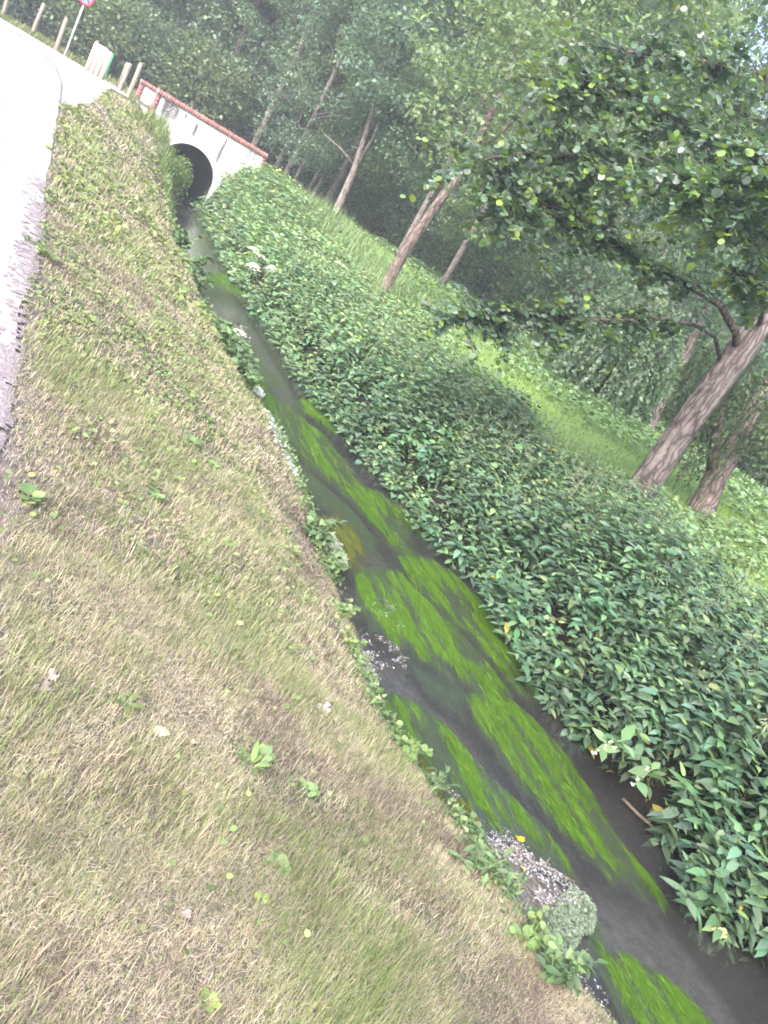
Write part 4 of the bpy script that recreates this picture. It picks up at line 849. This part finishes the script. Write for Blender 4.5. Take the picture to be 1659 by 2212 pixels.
stick('stick', (1345, 1725), (1440, 1815), .03, .02, .010, 'dark branch lying along the far water edge', (.55, .5, .46))

# ------------------------------------------------------------------ trees
LEAF_BG = [[(.12, .185, .125), (.15, .22, .135), (.10, .155, .105)], [(.15, .205, .115), (.18, .24, .125), (.13, .175, .10)], [(.11, .17, .13), (.13, .195, .145), (.165, .225, .165)]]
def crown_tree(seed, H, trunk_r, base, rad, nleaf, sz, cols, nclump=70, lean=(0, 0), fork=False):
    global rng
    keep_rng = rng; rng = np.random.default_rng(seed)
    tr = Acc(); cr = Acc()
    top = np.array([lean[0], lean[1], H*.9])
    u = np.linspace(0, 1, 9); mid = np.stack([lean[0]*u + .12*np.sin(u*5+seed)*u, lean[1]*u + .12*np.cos(u*4+seed)*u, u*H*.9-.3*(u == 0)], -1)
    rads = trunk_r*np.interp(u, [0, .06, .5, 1], [1.25, 1, .7, .15])
    tube(tr, mid, rads, 10, (1, 1, 1), .12)
    z0 = base*H; hh = H-z0
    for k in range(nclump):
        w = rng.random()**.8; z = z0 + hh*w; prof = math.sin(math.pi*min(.97, .16+.80*w))**.75
        an = rng.random()*6.28; rr = rad*prof*math.sqrt(rng.uniform(.12, 1)); c_ = np.array([lean[0]*z/H + rr*math.cos(an), lean[1]*z/H + rr*math.sin(an), z])
        cr_ = rad*rng.uniform(.16, .32); m = int(nleaf/nclump)
        d = rdir(m); q = c_ + d*(cr_*rng.uniform(.35, 1.05, m)**.5)[:, None]*np.array([1.15, 1.15, .62])
        Nn = norm(d*.5 + np.array([0, 0, .9]) + .5*rng.normal(size=(m, 3))); D = norm(np.cross(Nn, rng.normal(size=(m, 3))) + np.array([0, 0, -.25]))
        cc = cols[rng.integers(len(cols))] if rng.random() < .5 else cols[0]
        leaves(cr, q, D, Nn, sz*rng.uniform(.65, 1.35, m), palette(m, [cc, cc, cols[1]], jit=.16), T_DIA if sz > .1 else T_RND)
        if k % 3 == 0:
            st0 = np.array([np.interp(max(.1, z-.35*rr-.3), mid[:, 2], mid[:, j]) for j in range(3)]); tube(tr, [st0, (st0+c_)/2+np.array([0, 0, .1*rr]), c_], [trunk_r*.32, trunk_r*.2, trunk_r*.06], 6, (.8, .8, .8))
    rng = keep_rng
    return tr.mesh('trunk', [M_BARK], True), cr.mesh('crown', [M_LEAF])
def plant_tree(name, p, meshes, lab, group=None, sc=1.0, rz=None, cat='tree', szz=1.0):
    o = empty(name, p, lab, cat, group, rng.random()*6.28 if rz is None else rz, sc); o.scale = (sc, sc, sc*szz)
    link('trunk', meshes[0], o); link('crown', meshes[1], o); return o
BGT = [crown_tree(i+1, h, .17, bs, rd, 22000, .165, LEAF_BG[i % 3], 135) for i, (h, bs, rd) in enumerate([(15, .16, 3.6), (16, .2, 3.2), (14, .12, 3.8), (17, .22, 3.5), (15.5, .14, 3.3)])]
THIN = [crown_tree(21, 13, .085, .24, 2.3, 14000, .15, LEAF_BG[0], 90), crown_tree(22, 12, .075, .27, 2.0, 12000, .15, LEAF_BG[2], 85)]
def gz(p): s_, t_ = to_st(p); return float(zground(s_, t_))
def polar(az, d): x, y = d*math.sin(R(az)), d*math.cos(R(az)); return np.array([x, y, gz((x, y))-.05])
# thin trunks right behind the culvert and along the meadow edge
for px, py, d, k, sc, lab in [(592, 370, 35, 0, .95, 'thin brown trunk next to the right end of the culvert wall'), (638, 388, 33, 1, 1.0, 'thin grey trunk right of the thin brown one behind the culvert'), (668, 412, 34, 0, .9, 'left stem of the dark pair of trunks at the meadow edge'),
                              (680, 418, 33.4, 1, .95, 'right stem of the dark pair of trunks at the meadow edge'), (480, 300, 37, 0, 1.05, 'dim thin trunk standing behind the culvert coping')]:
    p = atd(px, py, d); plant_tree('slender_tree', np.array([p[0], p[1], gz(p)-.05]), THIN[k], lab, 'slender trees behind the culvert', sc)
FRONT = [(-39, 40, 0, 'forest tree at the far left behind the row of pale posts'), (-35.5, 38, 1, 'forest tree behind the round sign and its pole'), (-32.5, 40, 2, 'forest tree behind the plank box'), (-29.5, 37, 3, 'forest tree behind the grey posts'),
         (-26.3, 38, 4, 'forest tree rising behind the left end of the culvert wall'), (-23, 37, 0, 'forest tree rising behind the middle of the culvert coping'), (-20, 40, 1, 'forest tree rising behind the right end of the culvert wall'),
         (-16.5, 39, 2, 'forest tree behind the dark pair of trunks'), (-13.6, 41, 3, 'forest tree left of and behind the pale broken trunk'), (-10.3, 38, 4, 'forest tree right of and behind the pale broken trunk'),
         (-7, 36, 0, 'forest tree behind the leaning reddish trunk'), (-3.6, 35, 1, 'forest tree at the meadow end right of the leaning reddish trunk'), (-.2, 33, 2, 'forest tree behind the tips of the drooping alder bough'),
         (3.2, 31, 3, 'forest tree behind the middle of the alder boughs'), (7, 29, 4, 'forest tree behind the willow bush'), (11, 30, 0, 'forest tree behind the alder trunk'), (15.2, 28, 1, 'forest tree between the alder trunk and the forked tree'), (19.5, 27, 2, 'forest tree behind the forked tree'), (24, 27, 3, 'forest tree at the far right edge')]
for az, d, k, lab in FRONT:
    plant_tree('forest_tree', polar(az, d), BGT[k], lab, 'front row of forest trees', rng.uniform(.88, 1.0) if az < 4 else rng.uniform(.55, .66))
for i, az in enumerate(np.arange(-44, 34, 3.0)):
    plant_tree('forest_tree', polar(az+rng.normal()*.7, (46 if az < 0 else 40)+rng.uniform(-2, 4)), BGT[i % 5], 'forest tree in the back row, mostly hidden behind the front row', 'back row of forest trees', rng.uniform(.9, 1.05) if az < 3 else rng.uniform(.52, .62))
for i, az in enumerate(np.arange(-46, 36, 3.4)):
    plant_tree('forest_tree', polar(az+rng.normal()*.7, 56+rng.uniform(-3, 5)), BGT[(i*2) % 5], 'forest tree deep in the wood behind both rows', 'deep forest trees', rng.uniform(.85, 1.0) if az < 3 else rng.uniform(.5, .65))
# undergrowth at the wood's edge
UB = [bush_mesh(8500, 1.6, 2.6, .14, LEAF_BG[0]), bush_mesh(8500, 1.5, 2.2, .14, LEAF_BG[1])]
for i, (az, d, lab) in enumerate([(-41, 36, 'undergrowth bush behind the leftmost post'), (-37.5, 36.5, 'undergrowth bush between the left posts'), (-34, 36, 'undergrowth bush behind the sign pole'), (-30.5, 35.5, 'undergrowth bush behind the plank box'), (-27.6, 36, 'undergrowth bush behind the grey posts'), (-24, 35.5, 'undergrowth bush behind the culvert parapet'),
                             (-17, 40, 'dark undergrowth bush behind the slender trunks'), (-10.5, 37, 'undergrowth bush at the meadow end right of the pale trunk'), (-7.5, 34, 'undergrowth bush behind the reddish trunk'), (-4.5, 33, 'undergrowth bush at the meadow end right of the reddish trunk'), (-1.5, 31, 'undergrowth bush left of the drooping bough tips'),
                             (1.5, 29, 'undergrowth bush behind the drooping bough'), (4.5, 27, 'undergrowth bush at the end of the yellow green path strip'), (13, 26, 'dark undergrowth bush seen right of the small grey trunk'), (17, 25, 'undergrowth bush between alder trunk and forked tree'), (21, 24, 'undergrowth bush at the right picture edge'), (24.5, 22, 'undergrowth bush beyond the forked tree')]):
    bush('undergrowth_bush', polar(az, d), UB[i % 2], lab, 'bush', "bushes along the wood's edge", rng.uniform(.9, 1.25))

# the pale broken trunk, the reddish leaning trunk, small grey trunk
def trunk_tree(name, base, pts, rads, tint, crown, lab, off, limbs=(), group=None):
    o = empty(name, base, lab, 'tree', group)
    a = Acc(); P = np.array(pts)-base; tube(a, P, rads, 12, tint, .10)
    for l, r in limbs: tube(a, np.array(l)-base, r, 7, np.array(tint)*.85, .1)
    link('trunk', a.mesh('trunk', [M_BARK], True), o)
    c = link('crown', crown, o); c.location = off; return o
def crown_only(seed, H0, H1, rad, n, sz, cols, ncl): return crown_tree(seed, H1, .01, H0/H1, rad, n, sz, cols, ncl)[1]
def gbase(px, py, d): p = atd(px, py, d); return np.array([p[0], p[1], gz(p)])
b = gbase(718, 474, 28); pts = [b-np.array([0, 0, .3]), b, atd(740, 425, 28), atd(765, 368, 28.1), atd(790, 290, 28.2), atd(818, 190, 28.5), atd(845, 90, 29)]
trunk_tree('pale_trunk_tree', b, pts, [.18, .15, .125, .115, .09, .06, .03], (1.25, 1.22, 1.2), crown_only(31, 3.0, 10, 2.6, 15000, .15, LEAF_BG[2], 110), 'tree with a pale trunk standing alone at the meadow edge', (.5, -.9, -.2),
           [([atd(765, 368, 28.1), atd(805, 300, 28), atd(818, 265, 27.8)], [.07, .05, .03]), ([atd(768, 360, 28.1), atd(735, 320, 28.2), atd(700, 290, 28.4)], [.05, .035, .015])])
b = gbase(835, 615, 17.4); pts = [b-np.array([0, 0, .3]), b, atd(850, 587, 17.4), atd(883, 530, 17.4), atd(935, 455, 17.5), atd(985, 385, 17.6), atd(1020, 330, 17.7), atd(1058, 250, 17.9), atd(1100, 160, 18.3), atd(1130, 60, 18.8)]
trunk_tree('leaning_tree', b, pts, [.16, .125, .11, .105, .10, .095, .085, .07, .05, .02], (1.0, .9, .87), crown_only(32, 2.7, 9.0, 2.7, 22000, .11, LEAF_BG[1], 130), 'slightly leaning tree with a bare reddish brown trunk behind the nettles', (1.1, -.7, 0),
           [([atd(1058, 250, 17.9), atd(1040, 210, 18), atd(1000, 170, 18.2)], [.05, .035, .012]), ([atd(1020, 330, 17.7), atd(1080, 290, 17.4), atd(1150, 220, 17.2)], [.05, .035, .012])])
b = gbase(1392, 935, 18.5); pts = [b-np.array([0, 0, .3]), b, atd(1410, 900, 18.5), atd(1440, 840, 18.6), atd(1480, 770, 18.8), atd(1530, 660, 19)]
trunk_tree('grey_trunk_tree', b, pts, [.2, .17, .15, .13, .11, .05], (1, .92, .9), crown_only(33, 2.4, 7.0, 2.3, 8000, .10, LEAF_BG[2], 60), 'smaller tree with a grey trunk in the meadow left of the big alder', (.5, 0, 0))
for px, py, d, k, sc, lab in [(905, 470, 26, 0, .62, 'young leafy tree filling the gap right of the pale trunk'), (1010, 520, 24, 1, .55, 'young leafy tree right of the reddish trunk at the meadow end'), (560, 290, 33, 3, .75, 'leafy tree closing the view above the right end of the culvert wall'), (760, 330, 32, 4, .70, 'leafy tree filling the view behind the pale trunk'), (640, 330, 31, 2, .60, 'young leafy tree hanging over the slender trunks by the culvert')]:
    p = atd(px, py, d); plant_tree('young_tree', np.array([p[0], p[1], gz(p)-.05]), BGT[k], lab, 'young trees at the meadow end', sc)
# willow bush with hanging shoots
def willow(n, rad, h, sz, cols):
    a = Acc(); st_ = Acc()
    for k in range(n):
        an = rng.random()*6.28; r = rad*math.sqrt(rng.random()); top = np.array([r*math.cos(an)*.8, r*math.sin(an)*.8, h*rng.uniform(.22, 1)*(1-.35*(r/rad)**2)])
        ln = rng.uniform(.5, 1.3); out = np.array([math.cos(an), math.sin(an), 0]); m = 26; u = np.linspace(0, 1, m)[:, None]
        P = top + out*.45*u*ln + np.array([0, 0, -1])*(u**1.7)*ln*.9
        P[:, 2] = P[:, 2].clip(.1, None)
        leaves(a, P, rdir(m)*.8+np.array([0, 0, -.7])+out*.4, rdir(m, .6), sz*rng.uniform(.7, 1.3, m), palette(m, cols, jit=.15), T_LAN if sz < .1 else T_DIA)
        if k % 3 == 0: tube(st_, [(0, 0, -.2), (top[0]*.35, top[1]*.35, top[2]*.55), top], [.035, .022, .008], 6)
    return a.mesh('foliage', [M_LEAF]), st_.mesh('stem', [M_TWIG])
WC = [(.15, .215, .14), (.185, .255, .16), (.12, .175, .115)]
p = gbase(1268, 875, 17.2); bush('willow_bush', p, willow(460, 1.15, 2.7, .10, WC), 'rounded willow bush with drooping grey green shoots in the meadow', 'bush')
p = gbase(1330, 830, 22.0); bush('willow_bush', p, willow(300, 1.7, 4.2, .12, WC), 'larger willow bush behind the rounded one, under the alder boughs', 'bush')

# ------------------------------------------------------------------ the big alder and the forked tree at right
def spray(cr, tw, pts, n_tw, lo, ln, sz, cols, nl=20, flat=.45, bias=(0, 0, 0), r0=.007):
    pts = np.array(pts, float); L_ = np.concatenate([[0], np.cumsum(np.linalg.norm(np.diff(pts, axis=0), axis=1))]); L_ /= L_[-1]
    for k in range(n_tw):
        w = lo + (1-lo)*rng.random()**.75
        P = np.array([np.interp(w, L_, pts[:, j]) for j in range(3)]); i = min(len(pts)-2, int(np.searchsorted(L_, w))-1); td = norm(pts[i+1]-pts[i])
        d = norm(td*.7 + rng.normal(size=3)*np.array([1, 1, flat]) + np.array(bias)); l = ln*rng.uniform(.5, 1.2)
        u = np.linspace(0, 1, nl)[:, None]; Q_ = P + d*l*u + np.array([0, 0, -.22])*l*u*u
        tube(tw, Q_[::max(1, nl//4)], np.linspace(r0, r0*.3, len(Q_[::max(1, nl//4)])), 4, (.10, .085, .08), cap=False)
        Q_ = Q_[nl//6:]; m = len(Q_); sd = rdir(m)*np.array([1, 1, .35])
        yng = np.linspace(0, 1, m) > .72
        c = palette(m, cols[0], jit=.15); cy = palette(m, cols[1], jit=.12); c[yng & (rng.random(m) < .55)] = cy[yng & (rng.random(m) < 2)][:(1)] if False else c[yng & (rng.random(m) < 0)][:0].sum() if False else c[0]
        pick = yng & (rng.random(m) < .5); c[pick] = cy[pick]
        leaves(cr, Q_+sd*.012, sd + d*.45 + np.array([0, 0, -.2]), rdir(m, 1.5), sz*rng.uniform(.7, 1.08, m), c, T_RND)
AL = ([(.095, .155, .105), (.115, .18, .11), (.075, .125, .085), (.16, .21, .165)], [(.18, .26, .05), (.14, .22, .06)])
D0 = 10.1
b = gbase(1398, 1042, D0); al = empty('alder_tree', b, 'big alder with thick cracked bark and long boughs drooping over the meadow, at right', 'tree')
a = Acc()
tp = [b-np.array([0, 0, .35]), b, atd(1425, 1000, D0), atd(1475, 925, D0), atd(1545, 830, D0+.05), atd(1612, 740, D0+.1), atd(1680, 625, D0+.2), atd(1745, 500, D0+.3), atd(1810, 360, D0+.5), atd(1860, 200, D0+.8), atd(1900, 20, D0+1.2)]
tube(a, [x-b for x in tp], [.235, .195, .172, .16, .16, .168, .145, .125, .10, .08, .05], 16, (.92, .89, .88), .10)
link('trunk', a.mesh('trunk', [M_BARK], True), al)
LIMB = [([(1590, 790, D0+.12), (1590, 720, D0-.12), (1555, 658, D0-.4), (1450, 592, D0-.8), (1360, 545, D0-1.1), (1290, 495, D0-1.4), (1200, 450, D0-1.6), (1080, 420, D0-1.8)], .05, 44, .18, .62),
        ([(1560, 800, D0+.1), (1545, 728, D0-.25), (1500, 702, D0-.7), (1440, 690, D0-.9), (1340, 692, D0-1.2), (1250, 690, D0-1.5), (1120, 680, D0-1.7), (980, 690, D0-1.9)], .026, 38, .34, .42),
        ([(1690, 605, D0), (1600, 500, D0-.7), (1480, 420, D0-1.2), (1330, 360, D0-1.6), (1180, 330, D0-1.9), (1040, 340, D0-2.1)], .06, 44, .25, .7),
        ([(1740, 500, D0), (1640, 380, D0-.6), (1520, 290, D0-1.2), (1380, 220, D0-1.7), (1220, 190, D0-2)], .055, 44, .25, .75),
        ([(1790, 400, D0+.2), (1740, 250, D0-.4), (1640, 160, D0-1), (1500, 130, D0-1.4), (1340, 110, D0-1.6)], .05, 30, .25, .75),
        ([(1835, 280, D0+.4), (1800, 120, D0), (1720, 0, D0-.5), (1600, -60, D0-.8)], .045, 10, .25, .75),
        ([(1660, 660, D0), (1650, 560, D0-1.4), (1600, 480, D0-2.4), (1540, 420, D0-3.0), (1450, 380, D0-3.4)], .05, 30, .35, .6),
        ([(1690, 610, D0), (1720, 520, D0-2), (1700, 420, D0-3.0), (1640, 330, D0-3.6)], .045, 26, .35, .6),
        ([(1640, 700, D0), (1650, 660, D0-1.2), (1640, 620, D0-2.2), (1625, 590, D0-2.8)], .03, 14, .5, .35),
        ([(1740, 500, D0+.2), (1700, 360, D0+1), (1600, 240, D0+1.6), (1500, 170, D0+2)], .05, 30, .3, .8),
        ([(1700, 590, D0+.2), (1620, 480, D0+.9), (1500, 420, D0+1.5), (1380, 380, D0+2)], .05, 26, .3, .8)]
cr = Acc(); tw = cr
for pts, r, ntw, lo, ln in LIMB:
    P = [atd(*q) for q in pts]; P = [x-b for x in P]
    a = Acc(); tube(a, P, np.linspace(r, r*.25, len(P)), 9, (.45, .41, .41), .1); link('branch', a.mesh('branch', [M_BARK], True), al)
    spray(cr, tw, P, int(ntw*2.6), lo, ln, .078, AL, 26)
link('crown', cr.mesh('crown', [M_ALDER]), al)
b = gbase(1522, 1092, 11.6); fk = empty('forked_tree', b, 'smaller tree forked near its foot with dark drooping shoots at the right picture edge', 'tree')
a = Acc()
tube(a, [x-b for x in [b-np.array([0, 0, .3]), b, atd(1530, 1068, 11.6), atd(1545, 1030, 11.6), atd(1575, 985, 11.6), atd(1620, 900, 11.7), atd(1690, 780, 11.9)]], [.22, .20, .16, .15, .14, .11, .06], 12, (.85, .78, .74), .12)
link('trunk', a.mesh('trunk', [M_BARK], True), fk); a = Acc()
tube(a, [x-b for x in [atd(1538, 1040, 11.6), atd(1541, 990, 11.55), atd(1552, 930, 11.5), atd(1560, 850, 11.4), atd(1590, 760, 11.3)]], [.08, .085, .08, .06, .03], 9, (.6, .52, .5), .12)
link('branch', a.mesh('branch', [M_BARK], True), fk)
cr = Acc(); tw = cr
for k in range(190):
    px, py, dd = rng.uniform(1500, 1790), rng.uniform(740, 950), 11.6+rng.normal()*.7
    if py > 1000-(1500-px)*.2 and px < 1560: continue
    P = atd(px, py, dd)-b; m = 24; ln = rng.uniform(.5, 1.0); u = np.linspace(0, 1, m)[:, None]; out = rdir(1)[0]*np.array([1, 1, 0])
    Q_ = P + out*.22*u - np.array([0, 0, 1])*ln*u; tube(tw, Q_[::6], .005, 4, (.10, .085, .08), cap=False)
    leaves(cr, Q_, rdir(m)+np.array([0, 0, -.8]), rdir(m, .7), .075*rng.uniform(.7, 1.2, m), palette(m, [(.055, .095, .045), (.075, .12, .05), (.10, .15, .06)]), T_LAN if k % 2 else T_DIA)
link('crown', cr.mesh('crown', [M_LEAF]), fk)

# ------------------------------------------------------------------ haze volume, added partly to lift the dark tones like lens veil
m, nt, N = new_mat('haze'); pv = N('ShaderNodeVolumePrincipled'); pv.inputs['Color'].default_value = (.86, .91, 1, 1); pv.inputs['Density'].default_value = .0030; pv.inputs['Anisotropy'].default_value = .2
om = N('ShaderNodeOutputMaterial'); nt.links.new(pv.outputs[0], om.inputs['Volume'])
zlo = float(Z.min())-1; a = Acc(); lim = np.abs(V[:, :2]).max()+3; box(a, (-lim, -lim, zlo), (lim, lim, float(Z.max())+14)); tag(link('haze', a.mesh('haze', [m])), 'thin pale haze over the far trees, added also to lift the dark tones', None, None, 'stuff')
# ------------------------------------------------------------------ light, sky, camera
w = bpy.data.worlds.new('World'); scene.world = w; w.use_nodes = True
nt = w.node_tree; nt.nodes.clear()
SUN_EL, SUN_AZ = R(40), R(-160)                # from the open left side, above the road
sky = nt.nodes.new('ShaderNodeTexSky'); sky.sky_type = 'NISHITA'; sky.sun_disc = False; sky.sun_elevation = SUN_EL; sky.sun_rotation = SUN_AZ
sky.air_density = 1.0; sky.dust_density = 4.0; sky.ozone_density = 1.0
bg = nt.nodes.new('ShaderNodeBackground'); bg.inputs['Strength'].default_value = .15
o = nt.nodes.new('ShaderNodeOutputWorld'); nt.links.new(sky.outputs[0], bg.inputs[0]); nt.links.new(bg.outputs[0], o.inputs[0])
ld = bpy.data.lights.new('sun', 'SUN'); ld.energy = 1.5; ld.angle = R(35); ld.color = (1, .98, .97)
lo = bpy.data.objects.new('sun', ld); COL.objects.link(lo)
from mathutils import Vector, Matrix
sd = Vector((math.sin(SUN_AZ)*math.cos(SUN_EL), math.cos(SUN_AZ)*math.cos(SUN_EL), math.sin(SUN_EL)))
lo.rotation_euler = sd.to_track_quat('Z', 'Y').to_euler()
cam = bpy.data.cameras.new('camera'); co = bpy.data.objects.new('camera', cam); COL.objects.link(co)
f_ = Vector((0, math.cos(PITCH), -math.sin(PITCH))); up = Vector((0, math.sin(PITCH), math.cos(PITCH))); rt = Vector((1, 0, 0))
X = rt*math.cos(ROLL) + up*math.sin(ROLL); Y = -rt*math.sin(ROLL) + up*math.cos(ROLL)
Mx = Matrix((X, Y, -f_)).transposed().to_4x4(); Mx.translation = Vector((0, 0, CAMZ)); co.matrix_world = Mx
cam.sensor_fit = 'VERTICAL'; cam.sensor_height = 36; cam.lens = F/2212*36; cam.clip_end = 2000; cam.clip_start = .05
scene.camera = co
vs = scene.view_settings; vs.view_transform = 'Standard'; vs.look = 'None'; vs.exposure = 2.18; vs.gamma = 1; vs.use_curve_mapping = False
scene.render.engine = 'CYCLES'
cy = scene.cycles; cy.max_bounces = 6; cy.volume_bounces = 2; cy.diffuse_bounces = 3; cy.glossy_bounces = 3; cy.transmission_bounces = 3; cy.transparent_max_bounces = 10; cy.use_denoising = True; cy.filter_width = 1.8
